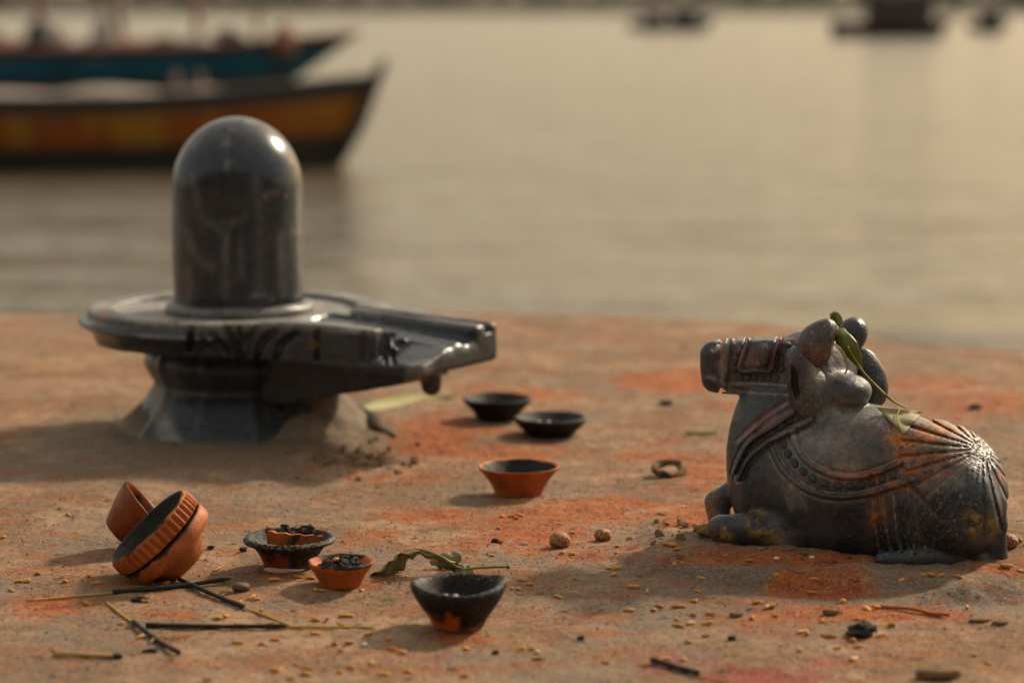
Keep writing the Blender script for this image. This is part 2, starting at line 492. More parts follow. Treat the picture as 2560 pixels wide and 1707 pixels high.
# unseen flight of stairs added behind the camera to shape reflections and shade
sv, sf = [], []
NST = 27
for k in range(NST):
    y0, z0, z1 = -1.6 - k * .33, .0 + k * .27, .27 + k * .27
    for x in (-60, 60): sv += [(x, y0, z0 - .3 if k == 0 else z0), (x, y0, z1), (x, y0 - .33, z1)]
    b_ = k * 6
    sf += [(b_, b_ + 3, b_ + 4, b_ + 1), (b_ + 1, b_ + 4, b_ + 5, b_ + 2)]
added_steps = mesh_obj('added_steps', sv, sf, mat_plain('added_step_stone', (.075, .074, .073), (.12, .117, .112), 3, .85, .2, .02), smooth=False)
added_steps['kind'] = 'structure'

WZ = -0.9
M_WATER = mat_water()
wy = [1.5, 6, 14, 30, 60, 120, 260, 520, 1000, 2500]
wv, wf = [], []
for y in wy: wv += [(-2500, y, WZ), (-40, y, WZ), (40, y, WZ), (2500, y, WZ)]
for i in range(len(wy) - 1):
    for j in range(3): wf.append((i * 4 + j, i * 4 + j + 1, i * 4 + 5 + j, i * 4 + 4 + j))
water = mesh_obj('water', wv, wf, M_WATER); water['kind'] = 'structure'

# far sandy bank with scrub
bx = np.linspace(-900, 900, 361); rows = []
prof = [(560, -1.4), (575, -.7), (590, .7), (612, 2.2), (660, 3.8), (1000, 5.5)]
for k, (y, z) in enumerate(prof):
    rows.append(np.stack([bx, y + 14 * fbm(bx * .011, bx * 0 + k, o=3, seed=31), z + (.5 * fbm(bx * .02, bx * 0 + k * 3.1, o=3, seed=32) if k > 1 else 0) + 0 * bx], -1))
bank = mesh_obj('far_bank', np.concatenate(rows), grid_faces(len(prof), len(bx)), mat_plain('bank_sand', (.095, .088, .072), (.13, .115, .092), .05, .9, .1, .2))
bank['kind'] = 'structure'
sv, sf = [], []
rng = np.random.RandomState(4)
for k in range(1500):
    x = rng.uniform(-420, 420); y = rng.uniform(590, 740)
    if vn(np.array([x * .013]), np.array([1.7]), seed=6)[0] < -.15: continue
    s_ = rng.uniform(.9, 2.6); z0 = np.interp(y, [p[0] for p in prof], [p[1] for p in prof])
    for q in range(5):
        c = np.array([x + rng.normal(0, s_ * .6), y + rng.normal(0, s_ * .6), z0 + rng.uniform(.2, s_)])
        t = rng.normal(0, 1, (4, 3)) * s_ * .5 + c
        b = len(sv); sv += [tuple(v) for v in t]; sf += [(b, b + 1, b + 2), (b, b + 2, b + 3), (b, b + 1, b + 3), (b + 1, b + 2, b + 3)]
scrub = mesh_obj('bank_scrub', sv, sf, mat_plain('scrub', (.085, .088, .066), (.125, .12, .09), .3, .9, .1, .05), smooth=False)
scrub['kind'] = 'stuff'
tag(scrub, 'grey green scrub along the far river bank', 'scrub')
# ================================================================== BOATS
def hull_mesh(L, beam, free, rise, rake, stern=.75, nS=28, draft=.25, wall=.05):
    """wooden river boat along +X, bow at x = 0, keel at z = -draft; returns verts, faces, attrs"""
    rows = []
    for k in range(nS):
        s_ = k / (nS - 1)                         # 0 stern .. 1 bow
        w = (stern + (1 - stern) * sstep(0, .4, s_)) * (1 - max(0, (s_ - .55) / .45) ** 2.0) + .012
        g = free + rise * max(0, (s_ - .72) / .28) ** 1.9 + .25 * rise * max(0, (.2 - s_) / .2) ** 2
        xk = -L + s_ * (L - rake)
        row = []
        for side in (1, -1):
            pts = []
            for t in (1, .82, .6, .35, .12, 0):   # gunwale -> keel
                b = beam / 2 * w * (.55 + .45 * t ** .7 if t > 0 else 0)
                z = -draft + (g + draft) * t
                x = xk + rake * t * s_ ** 3
                pts.append((x, side * b, z, t))
            row.append(pts)
        o = row[0] + row[1][::-1][1:]
        inn = []
        for (x, y, z, t) in o[::-1]:
            m = max(0, abs(y) - wall) / max(abs(y), 1e-4)
            inn.append((x - wall * .3, y * m, max(z, -draft + .12) if t < 1 else z, t))
        rows.append(o + inn)
    nC = len(rows[0])
    v = np.array([[p[:3] for p in r] for r in rows]).reshape(-1, 3)
    t = np.array([[p[3] for p in r] for r in rows]).ravel()
    f = [tuple(q) for q in grid_faces(nS, nC, True)]
    f.append(tuple(range(nC))[::-1]); f.append(tuple(range((nS - 1) * nC, nS * nC)))
    return v, f, t, rows
def mat_hull(name, cols, keel, band):
    n = NT(name, .55, .35)
    p = n.noise(1.3, 2, .5, n.stretch(1, .01, .25)); w = n.noise(9, 5, .65)
    c = n.mix(n.mr(p, .42, .50), cols[0], cols[1])
    c = n.mix(n.mr(p, .53, .58), c, cols[2])
    c = n.mix(n.mr(n.noise(2.3, 3, .6, n.stretch(1, .01, .6)), .60, .66, 0, .7), c, cols[3])
    h = n.attr('height')
    c = n.mix(n.mr(n.math('ADD', h, n.mr(w, 0, 1, -.06, .06)), .58, .52), c, keel)
    c = n.mix(n.mr(h, .84, .87), c, band)
    c = n.mix(n.mr(w, .52, .75, 0, .5), c, (.07, .05, .04))
    return n.out(c, None, n.bump(w, .4, .02))
M_WOOD = mat_plain('weathered_boat_wood', (.16, .115, .085), (.24, .18, .14), 6, .8, .2, .01)
M_RED = mat_plain('red_brown_paint', (.19, .075, .055), (.26, .12, .09), 6, .7, .3, .01)
M_CLOTH = mat_plain('mauve_grey_cloth', (.26, .21, .20), (.36, .30, .28), 3, .9, .1, .03)
M_PALE = mat_plain('pale_cloth', (.30, .26, .23), (.38, .34, .30), 3, .9, .1, .03)
M_DARKP = mat_plain('dark_tarpaulin', (.035, .035, .04), (.06, .058, .06), 4, .7, .3, .02)
def box_mesh(x0, x1, y0, y1, z0, z1):
    v = [(x, y, z) for x in (x0, x1) for y in (y0, y1) for z in (z0, z1)]
    return v, [(0, 1, 3, 2), (4, 6, 7, 5), (0, 4, 5, 1), (2, 3, 7, 6), (0, 2, 6, 4), (1, 5, 7, 3)]
def heap(name, loc, r, mat, seed, parent=None, flat=.55):
    v, f = [], []
    for a in range(1, 9):
        for b in range(16):
            t, p = math.pi * a / 9, 2 * math.pi * b / 16
            v.append((math.sin(t) * math.cos(p), math.sin(t) * math.sin(p), math.cos(t)))
    v = np.array(v + [(0, 0, 1), (0, 0, -1)])
    for a in range(7):
        for b in range(16): f.append((a * 16 + b, (a + 1) * 16 + b, (a + 1) * 16 + (b + 1) % 16, a * 16 + (b + 1) % 16))
    for b in range(16): f.append((128, b, (b + 1) % 16)); f.append((129, 112 + (b + 1) % 16, 112 + b))
    v = v * (1 + .22 * fbm(v[:, 0] * 1.7 + seed, v[:, 1] * 1.7, v[:, 2] * 1.7, o=3, seed=seed))[:, None]
    v = v * np.array(r); v[:, 2] = np.maximum(v[:, 2], -.35 * r[2])
    return mesh_obj(name, [tuple(q) for q in v], f, mat, parent, loc)
def tube(name, pts, rad, mat, parent=None, seg=8, smooth=True, attrs=None, loc=(0, 0, 0)):
    pts = [Vector(p) - Vector(loc) for p in pts]; n = len(pts)
    rads = rad if isinstance(rad, (list, tuple)) else [rad] * n
    v, f = [], []
    for k, p in enumerate(pts):
        d_ = (pts[min(k + 1, n - 1)] - pts[max(k - 1, 0)]).normalized()
        u = d_.cross(Vector((0, 0, 1)));
        if u.length < 1e-3: u = d_.cross(Vector((0, 1, 0)))
        u.normalize(); w = d_.cross(u)
        for j in range(seg):
            a = 2 * math.pi * j / seg
            v.append(p + (u * math.cos(a) + w * math.sin(a)) * rads[k])
    for k in range(n - 1):
        for j in range(seg):
            f.append((k * seg + j, k * seg + (j + 1) % seg, (k + 1) * seg + (j + 1) % seg, (k + 1) * seg + j))
    f.append(tuple(range(seg))[::-1]); f.append(tuple(range((n - 1) * seg, n * seg)))
    return mesh_obj(name, v, f, mat, parent, loc, smooth)
def make_boat(loc, L, beam, free, rise, rake, mat, label, rotz=0, thwarts=5, rail=None, name='rowing_boat'):
    b = empty(name, loc); b.rotation_euler.z = rotz
    tag(b, label, 'boat')
    v, f, t, rows = hull_mesh(L, beam, free, rise, rake)
    mesh_obj('hull', [tuple(q) for q in v], f, mat, b, attrs={'height': t})
    for side, k in ((1, 0), (-1, 10)):
        pts = [Vector(r[k][:3]) + Vector((0, 0, .015)) for r in rows]
        tube('gunwale', pts, .035, rail or M_WOOD, b, 8)
    for q in range(thwarts):
        s_ = .12 + .62 * q / max(1, thwarts - 1); r = rows[int(s_ * (len(rows) - 1))]
        x = r[0][0]; w = abs(r[0][1]) - .05
        vv, ff = box_mesh(x - .12, x + .12, -w, w, r[0][2] - .16, r[0][2] - .12)
        mesh_obj('thwart', vv, ff, M_WOOD, b, smooth=False)
    for q in range(4):
        r0, r1 = rows[2], rows[20]; y = -.42 * beam / 2 + q * .28 * beam / 2
        vv, ff = box_mesh(r0[0][0], r1[0][0] - .3, y - .12 * beam / 2, y + .12 * beam / 2, -.06, -.03)
        mesh_obj('floor_board', vv, ff, M_WOOD, b, smooth=False)
    return b, rows
HY = mat_hull('painted_hull_yellow', ((.32, .125, .012), (.28, .070, .010), (.34, .155, .016), (.22, .045, .012)), (.035, .030, .024), (.050, .036, .022))
HB = mat_hull('painted_hull_blue', ((.004, .085, .15), (.006, .11, .18), (.005, .095, .16), (.015, .035, .05)), (.05, .045, .04), (.020, .020, .022))
HG = mat_hull('painted_hull_grey', ((.14, .135, .12), (.11, .11, .10), (.12, .12, .11), (.08, .08, .07)), (.06, .055, .05), (.06, .06, .06))
HR = mat_hull('painted_hull_maroon', ((.045, .018, .020), (.06, .022, .025), (.05, .022, .022), (.03, .02, .02)), (.02, .015, .015), (.03, .02, .02))

yb = on(935, 425, WZ); 
boatY, rowsY = make_boat((-1.14, 20.05, WZ), 8.2, 1.5, .56, .17, .44, HY, 'nearest wooden boat with orange and yellow painted side, moored at the left', 0, 5, M_DARKP)
sp_ = rowsY[-1][0]; tube('stem_post', [(sp_[0] - .42, 0, -.15), (sp_[0] - .12, 0, .36), (sp_[0] + .03, 0, sp_[2] + .03), (sp_[0] + .10, 0, sp_[2] + .15)], [.05, .055, .05, .03], M_DARKP, boatY, 8)
heap('canvas_heap', (-4.6, 20.1, WZ + .50), (1.5, .5, .14), M_CLOTH, 3)
h = bpy.data.objects['canvas_heap']; tag(h, 'mauve grey canvas heap in the nearest orange boat, left end', 'canvas')
h = heap('canvas_heap', (-3.35, 20.15, WZ + .48), (.70, .42, .17), M_PALE, 5); tag(h, 'pale canvas heap amidships in the nearest orange boat', 'canvas')
h = heap('canvas_heap', (-2.55, 20.15, WZ + .50), (.55, .35, .15), M_CLOTH, 8); tag(h, 'small mauve canvas heap towards the bow of the nearest orange boat', 'canvas')
def post(boat, x, y, z0, z1, r, mat): return tube('post', [(x, y, z0), (x, y, z1)], r, mat, boat)
for x in (-1.55, -1.75): post(boatY, x + .1, .1, .45, .78, .03, M_WOOD)

boatB, rowsB = make_boat((-2.18, 35, WZ), 10.5, 2.0, .74, .22, 1.7, HB, 'blue hulled wooden boat moored behind the orange one', 0, 6, M_RED)
for k, (x, top, r) in enumerate(((-6.3, 2.2, .10), (-5.6, 2.0, .08), (-4.7, 1.9, .07), (-3.5, 1.7, .08), (-2.4, 1.55, .06), (-1.5, 1.25, .05))):
    post(boatB, x, .5 - .2 * (k % 2), .2, top, r, M_RED if k % 2 == 0 else M_WOOD)
for k, (x, y, r, m, lab) in enumerate((
        (-7.6, 35.0, (.75, .5, .22), M_RED, 'dark red bundle on the blue boat, leftmost of its load'),
        (-6.75, 34.8, (.22, .3, .48), M_DARKP, 'tall dark bundle standing among the load of the blue boat'),
        (-5.6, 35.1, (.9, .5, .20), M_RED, 'low red brown bundle in the middle of the blue boat'),
        (-4.5, 35.0, (.40, .4, .22), M_PALE, 'small pale bundle near the bow of the blue boat'))):
    h = heap('cargo_bundle', (x, y, WZ + .70), r, m, 20 + k); tag(h, lab, 'bundle')

mixc = (M_RED, M_DARKP, M_CLOTH, M_PALE, M_WOOD, M_DARKP, M_RED)
places = ('far left end', 'left part', 'left of its middle', 'middle', 'right of its middle', 'right part', 'bow')
for k in range(7):
    h = heap('sack', (-8.4 + k * .86, 34.75 + .25 * (k % 3), WZ + .78), (.20 + .05 * (k % 3), .25, .16 + .09 * ((k * 5) % 4)), mixc[k], 40 + k)
    tag(h, 'blurred sack on the %s of the blue boat' % places[k], 'sack')
def far_boat(px, py, L, mat, label, cab, free=.55, name='river_boat'):
    p = on(px, py, WZ)
    b, rows = make_boat((p.x, p.y, WZ), L, 2.0, free, .25, .8, mat, label, 0, 3, M_DARKP, name)
    for (x0, x1, z1, m) in cab:
        vv, ff = box_mesh(x0, x1, -.75, .75, .3, z1); mesh_obj('cabin', vv, ff, m, b, smooth=False)
        vv, ff = box_mesh(x0 - .2, x1 + .2, -.9, .9, z1 + .004, z1 + .09); mesh_obj('canopy', vv, ff, M_DARKP if m is not M_CLOTH else M_WOOD, b, smooth=False)
        for xx in (x0 + .3, (x0 + x1) / 2, x1 - .3):
            vv, ff = box_mesh(xx - .16, xx + .16, -.765, -.752, z1 - .55, z1 - .15); mesh_obj('window', vv, ff, M_DARKP, b, smooth=False)
    return b
far_boat(1790, 76, 5.6, HG, 'pale grey boat far out on the river, leftmost of the three distant boats', [(-4.6, -3.4, 1.05, M_CLOTH), (-2.9, -1.2, 1.15, M_DARKP)])
far_boat(2385, 92, 6.0, HR, 'dark maroon cabin boat far out, largest of the three distant boats', [(-4.3, -1.2, 1.75, mat_plain('maroon_cabin', (.055, .040, .042), (.075, .055, .055), 2, .7, .3, .02))], .7)
far_boat(2530, 80, 2.6, HG, 'small dark boat far out beside the right edge of the frame', [(-1.9, -.8, 1.2, M_DARKP)], .5)
# ================================================================== LINGAM (shaft + spouted basin + pedestal)
M_SHAFT = mat_stone('polished_black_stone', .12, .06, 1.0, .3)
M_BASIN = mat_stone('worn_black_stone', .25, .18, 1.2, .8)
lingam = empty('lingam', (LX, LY, 0))
tag(lingam, 'black stone domed pillar rising from a round spouted basin on a pedestal', 'lingam')
BASE = np.array([LX, LY, 0.0])
def attrs0(n, **kw):
    a = {k: np.zeros(n) for k in ('dust', 'speck', 'pink', 'orange', 'yellow')}
    a.update(kw); return a

# shaft: lathe
ZF = LTOP - .005
prof = []
hs, rs = .292 - ZF, .0612
for t in np.linspace(0, 1, 26):
    prof.append((rs * (.985 + .015 * math.sin(math.pi * min(1, t * 1.2))), ZF - .003 + t * (hs - .063)))
for t in np.linspace(0, math.pi / 2, 30)[1:]:
    c, s_ = max(math.cos(t), 0), math.sin(t)
    prof.append((rs * .988 * c if c > 1e-6 else 0.0003, ZF - .003 + hs - .063 + .066 * s_))
SEG = 160
th = np.linspace(0, 2 * np.pi, SEG, endpoint=False)
v = np.array([[r * math.cos(a), r * math.sin(a), z] for r, z in prof for a in th])
v[:, :2] *= (1 + .008 * vn(v[:, 0] * 22, v[:, 1] * 22, v[:, 2] * 22, 3))[:, None]
v[:, 0] += .003
n_ = len(v)
zz = v[:, 2]; an = np.arctan2(v[:, 1], v[:, 0])
fr = fbm(v[:, 0] * 60, v[:, 1] * 60, zz * 40, seed=44)
dust = np.clip(.9 * sstep(ZF + .012, ZF, zz) + .18 * sstep(.25, .292, zz) + .35 * sstep(.28, .5, fr), 0, 1)
spx, spy = project(v[:, 0] + LX, v[:, 1] + LY, zz)
for ln, w_, a_ in ([((480, 440), (499, 528), (534, 566), (558, 583)), 9, .22], [((468, 583), (482, 631), (506, 655), (530, 669)), 10, .25], [((658, 490), (696, 480)), 6, .5], [((634, 738), (685, 745)), 7, .6], [((730, 573), (747, 573)), 6, .5],
                   [((640, 450), (650, 600), (648, 720)), 14, .18], [((560, 640), (566, 740)), 12, .25], [((600, 600), (604, 690)), 9, .2], [((470, 680), (476, 750)), 12, .3], [((700, 590), (706, 740)), 12, .35]):
    q, _ = seg_dist(spx, spy, spline(ln, 5))
    dust = np.maximum(dust, (v[:, 1] < 0) * a_ * np.exp(-(q / w_) ** 2))
mesh_obj('shaft', v, np.concatenate([grid_faces(len(prof), SEG, True)]), M_SHAFT, lingam,
         attrs=attrs0(n_, dust=dust, speck=.10 * np.ones(n_), orange=.6 * sstep(.58, .66, fbm(v[:, 0] * 55, v[:, 1] * 55, zz * 55, seed=49))))
# base ring of the shaft
prof = [(.050, ZF - .002), (.0690, ZF - .001), (.0694, ZF + .003), (.0675, ZF + .0065), (.0635, ZF + .0085), (.0590, ZF + .0090)]
v = np.array([[r * math.cos(a) * (1 + .006 * math.sin(5 * a + 1)) + .003, r * math.sin(a), z + .0006 * math.sin(7 * a)] for r, z in prof for a in th])
mesh_obj('base_ring', v, grid_faces(len(prof), SEG, True), M_BASIN, lingam, attrs=attrs0(len(v), dust=.5 * np.ones(len(v))))

# basin with spout: SDF
SA = R(-32); su, cu = math.sin(SA), math.cos(SA); SL = .252
vol = Vol((LX - .18, LY - .25, .028), (LX + .285, LY + .175, .135), .0016)
S = tuple(slice(0, n) for n in vol.n)
X = vol.ax[0][:, None, None] - LX; Y = vol.ax[1][None, :, None] - LY; Z = vol.ax[2][None, None, :]
U = X * cu + Y * su; V_ = -X * su + Y * cu
rad = np.sqrt(X * X + Y * Y)
hw = np.interp(U, [0, .05, .10, .15, .20, .30], [.10, .098, .088, .073, .063, .057]).astype(np.float32)
spo = np.maximum(np.maximum(np.abs(V_) - hw, U - SL), -U)
k = .02
circ = rad - .138
hh = np.maximum(k - np.abs(circ - spo), 0) / k
pl = np.minimum(circ, spo) - hh * hh * k * .25
T0, T1 = LTOP - .031, LTOP                       # underside and rim
top = T1 - .006 * np.clip((U - .14) / .12, 0, 1)
T0u = T0 - .010 * np.clip((U - .07) / .10, 0, 1)
slab = np.maximum(Z - top, T0u - Z)
q1 = pl + .005; q2 = slab + .005
dd = np.sqrt(np.maximum(q1, 0) ** 2 + np.maximum(q2, 0) ** 2) + np.minimum(np.maximum(q1, q2), 0) - .005
# round moulding: groove, then a bead, then an under-cut on the disc part only
onring = sstep(.10, .06, U) + 0 * V_
bead = np.sqrt((rad - .1365) ** 2 + (Z - (T1 - .0165)) ** 2) - .0102
dd2 = np.where(onring > .5, np.minimum(dd, np.maximum(bead, U - .085)), dd)
und = np.sqrt(((rad - .150) / 1.0) ** 2 + ((Z - T0 + .002) / 1.0) ** 2) - .019
dd2 = np.where(onring > .3, np.maximum(dd2, -und), dd2)
gro = np.sqrt((rad - .1415) ** 2 + (Z - (T1 - .0058)) ** 2) - .0048
dd2 = np.where(onring > .5, np.maximum(dd2, -gro), dd2)
vol.f[...] = dd2
# basin
bas = np.maximum(rad - .112, (T1 - .0055) - Z)
vol.blend(S, (bas + 0 * vol.f).astype(np.float32), .004, 'cut')
# channel along the spout with stepped ridges
rid = .0013 * np.cos(V_ / .052 * 2 * np.pi * 2.0)
ch = np.maximum(np.maximum(np.abs(V_ + .004) - (.034 - .008 * np.clip((U - .10) / .17, 0, 1)), .085 - U), (top - .0095 + rid - .004 * np.clip((U - .1) / .17, 0, 1)) - Z)
vol.blend(S, (ch + 0 * vol.f).astype(np.float32), .010, 'cut')
fg = np.abs(V_ - (.050 - .06 * np.clip(U - .10, 0, .15)) - .006 * np.sin(U * 30))
vol.f += (.0055 * np.exp(-(fg / .0045) ** 2) * sstep(.085, .11, U) * (Z > T1 - .014)).astype(np.float32)
fg = np.abs(V_ + .047 - .05 * np.clip(U - .10, 0, .15))
vol.f += (.004 * np.exp(-(fg / .004) ** 2) * sstep(.085, .11, U) * (Z > T1 - .014)).astype(np.float32)
# broken near lip of the spout
nz = .006 * np.sin(U * 260) + .004 * np.sin(U * 610 + 1) + .004 * np.sin(V_ * 300)
br = np.maximum(np.maximum(.198 - U + nz * .9 + .25 * (V_ + .05), V_ + .016), (T1 - .0205 + .28 * (V_ + .02)) - Z + nz * .02)
vol.blend(S, (br + 0 * vol.f).astype(np.float32), .002, 'cut')
# tip undercut and chamfers
tip = (U - SL + .5 * (T0 + .016 - Z) - .004)
vol.blend(S, -(tip + 0 * vol.f).astype(np.float32) * .8, .006, 'cut') if False else None
# keel under the spout and the drip stub
kb = np.interp(U, [.03, .09, .215, .235], [.030, .036, T0 - .022, T0 - .014]).astype(np.float32)
keel = np.maximum(np.maximum(np.abs(V_ - .004) - (.050 - .09 * np.clip(U - .06, 0, .3)), kb - Z), np.maximum(Z - T0 - .006, U - .212))
keel = np.maximum(keel, .04 - U)
vol.blend(S, (keel + 0 * vol.f).astype(np.float32), .006)
def L3(u, v, z): return (LX + u * cu - v * su, LY + u * su + v * cu, z)
vol.cap(L3(.210, .012, T0 - .004), L3(.212, .012, T0 - .030), .0125, .0088, .004)
# carved leaf folds on the near side
i = np.argwhere(np.abs(vol.f) < .006)
P = vol.lo + i * vol.h
ppx, ppy = project(P[:, 0], P[:, 1], P[:, 2])
side = sstep(-.02, .02, (LTOP - .003) - P[:, 2]) * (P[:, 2] > T0 - .002) * (P[:, 2] < T1 - .0025)
dsp = np.zeros(len(P))
for ln, w, a in ([((482, 815), (478, 840), (474, 874)), 7, .0035], [((505, 842), (520, 868)), 8, .002], [((528, 832), (552, 858), (572, 880)), 8, .0025], [((566, 818), (584, 850), (590, 880)), 8, .003],
                 [((598, 814), (602, 850), (602, 886)), 7, .0035], [((640, 818), (622, 845), (613, 884)), 8, .0032], [((690, 826), (660, 850), (643, 888)), 8, .0034], [((742, 832), (708, 858), (690, 892)), 8, .0034], [((794, 830), (792, 860), (794, 902)), 6, .0040],
                 [((958, 838), (962, 870), (964, 915)), 5, .0015], [((983, 840), (980, 880), (984, 915)), 5, .0018]):
    q, _ = seg_dist(ppx, ppy, spline(ln, 5))
    dsp -= 2.1 * a * np.exp(-(q / w) ** 2)
dsp *= (P[:, 1] < LY - .02) * side
vol.f[i[:, 0], i[:, 1], i[:, 2]] -= dsp
i = np.argwhere(np.abs(vol.f) < .004); P = vol.lo + i * vol.h
vol.f[i[:, 0], i[:, 1], i[:, 2]] += (.0006 * fbm(P[:, 0] * 45, P[:, 1] * 45, P[:, 2] * 45, o=3, seed=70)).astype(np.float32)
bv, bf = vol.mesh()
rel = bv - BASE
px_, py_ = project(bv[:, 0], bv[:, 1], bv[:, 2])
rr_ = np.hypot(rel[:, 0], rel[:, 1])
flat = sstep(T1 - .010, T1 - .004, bv[:, 2])
nf = fbm(bv[:, 0] * 28, bv[:, 1] * 28, bv[:, 2] * 28, seed=51)
edge = np.maximum(np.exp(-((rr_ - .136) / .004) ** 2) * sstep(T1 - .005, T1 - .001, bv[:, 2]), .7 * np.exp(-((rr_ - .1460) / .0022) ** 2)) * sstep(-.35, .2, nf)
dust = np.clip(.8 * edge + flat * (.35 + .6 * sstep(-.2, .4, nf)) + .5 * sstep(.32, .55, nf) + .5 * (rr_ < .111) * flat, 0, 1)
org = np.clip(.7 * sstep(.36, .55, fbm(bv[:, 0] * 40, bv[:, 1] * 40, bv[:, 2] * 40, seed=53)) * (flat + sstep(T0 + .004, T0 - .004, bv[:, 2])), 0, 1)
mesh_obj('basin', rel, bf, M_BASIN, lingam, attrs=attrs0(len(bv), dust=dust, orange=org, speck=.4 * np.ones(len(bv)), yellow=.8 * blobs(px_, py_, [(786, 855, 9, 14, 1)])))

# pedestal: lathe with shallow pilasters and a waist
prof = [(.114, -.012), (.104, .004), (.094, .018), (.0835, .034), (.0770, .044), (.0790, .050), (.0845, .060), (.0855, .066), (.0840, .072), (.0815, .078), (.0805, T0 + .004), (.0800, T0 + .012)]
PR = [tuple(p) for p in spline(prof, 4)]
v = []
for r, z in PR:
    for a in th:
        x, y = math.cos(a), math.sin(a)
        pil = .0035 * (math.exp(-((a - R(258)) / .07) ** 2) + math.exp(-((a - R(286)) / .06) ** 2) + math.exp(-((a - R(222)) / .05) ** 2))
        rr2 = r + pil * (z > .0)
        v.append((rr2 * x, rr2 * y, z))
v = np.array(v); v[:, :2] *= (1 + .014 * vn(v[:, 0] * 45, v[:, 1] * 45, v[:, 2] * 45, 9))[:, None]
nf = fbm(v[:, 0] * 35, v[:, 1] * 35, v[:, 2] * 20, seed=61)
ppx, ppy = project(v[:, 0] + LX, v[:, 1] + LY, v[:, 2])
q, _ = seg_dist(ppx, ppy, [(385, 950), (398, 1020), (412, 1060), (425, 1110)])
drip = np.exp(-(q / (9 + .06 * np.maximum(ppy - 940, 0))) ** 2) * (v[:, 1] < 0)
mesh_obj('pedestal', v, grid_faces(len(PR), SEG, True), M_BASIN, lingam,
         attrs=attrs0(len(v), dust=np.clip(2.2 * drip + .30 * sstep(.2, .5, nf) + .4 * sstep(.008, -.004, v[:, 2] + .01 * nf), 0, 1), speck=.5 * np.ones(len(v))))

# cement collar, banked up higher at the left and behind on the right
M_MORTAR = mat_stone('grey_cement', .8, .9)
def mat_mortar():
    n = NT('cement', .9, .2)
    a = n.noise(40, 6, .65); b = n.noise(300, 4, .65)
    c = n.mix(n.mr(a, .35, .65), (.17, .14, .11), (.30, .24, .175))
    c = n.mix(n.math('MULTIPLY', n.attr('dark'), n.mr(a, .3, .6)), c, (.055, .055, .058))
    c = n.mix(n.mr(b, .58, .75, 0, .5), c, (.09, .07, .055))
    hb = n.bump(b, .5, .0012); hb = n.bump(a, .5, .004, hb)
    return n.out(c, None, hb)
M_MORTAR = mat_mortar()
ha = [(0, .052), (25, .055), (60, .045), (120, .03), (165, .040), (190, .042), (215, .030), (235, .006), (262, .001), (290, .004), (308, .030), (335, .050), (360, .052)]
wa = [(0, .072), (25, .07), (60, .06), (120, .05), (165, .058), (190, .060), (215, .045), (240, .03), (262, .014), (290, .028), (308, .05), (335, .06), (360, .072)]
v, dk, ts = [], [], []
NR = 26
for kk in range(NR):
    t = kk / (NR - 1)
    for a in np.linspace(0, 360, 180, endpoint=False):
        h_ = np.interp(a, *zip(*ha)); w_ = np.interp(a, *zip(*wa))
        z = h_ * (1 - t) ** 1.35 - .009 * t
        r0 = float(np.interp(h_ * (1 - t), [p[1] for p in prof], [p[0] for p in prof])) - .003
        r = np.interp(h_, [p[1] for p in prof], [p[0] for p in prof]) - .004 + t * w_
        ca, sa_ = math.cos(R(a)), math.sin(R(a))
        v.append((r * ca, r * sa_, z)); ts.append(min(1, t * 4))
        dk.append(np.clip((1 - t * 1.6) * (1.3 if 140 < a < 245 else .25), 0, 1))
v = np.array(v); nn = fbm(v[:, 0] * 40, v[:, 1] * 40, v[:, 2] * 40, o=4, seed=77)
v[:, :2] *= (1 + .02 * nn)[:, None]; v[:, 2] += .004 * nn * np.array(ts)
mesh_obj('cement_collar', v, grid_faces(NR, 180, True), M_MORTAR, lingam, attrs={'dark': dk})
# ================================================================== BULL STATUE
M_BULL = mat_stone('carved_black_stone', .27, .26, 1.6, 1.8)
YO = .24
def yc(px): return 1.732 + (2130 - px) * .000147
def NP(px, py, Y=None): return at(px, py, yc(px) if Y is None else Y + YO)
YAW = R(-28)
nv = Vol((at(1745, 900, 1.7).x, 1.615, -.004), (at(2540, 900, 1.7).x, 1.84, .186), .00095)
# trunk
nv.ell(NP(1965, 1190), (.042, .046, .056), YAW, 0, .012)
nv.ell(NP(1950, 1085), (.0365, .036, .052), YAW, R(-6), .014)
nv.ell(NP(2110, 1205), (.064, .057, .0575), YAW, 0, .014)
nv.ell(NP(2328, 1238), (.0540, .0560, .0535), YAW, 0, .014)
nv.ell(NP(2130, 1310), (.082, .048, .026), YAW, 0, .012)
nv.ell(NP(2225, 1130), (.048, .040, .0295), YAW, R(-12), .012)
# haunch
nv.ell(NP(2385, 1270, 1.432), (.033, .026, .036), YAW, R(10), .006)
# neck behind the head, skull
nv.ell(NP(2035, 985), (.031, .032, .028), YAW, 0, .010)
nv.ell(NP(2015, 915, 1.512), (.027, .0255, .026), YAW, 0, .008)
nv.ell(NP(2080, 915, 1.516), (.019, .020, .021), YAW, 0, .008)
# muzzle
nv.box(NP(1893, 914, 1.528), (.0405, .0205, .0205), YAW, R(3), .0095, .004, taper=.07)
nv.ell(NP(1800, 912, 1.546), (.011, .019, .0175), YAW, 0, .005)
# hump
nv.ell(NP(2120, 976, 1.486), (.0168, .0185, .0122), YAW, R(-4), .0045)
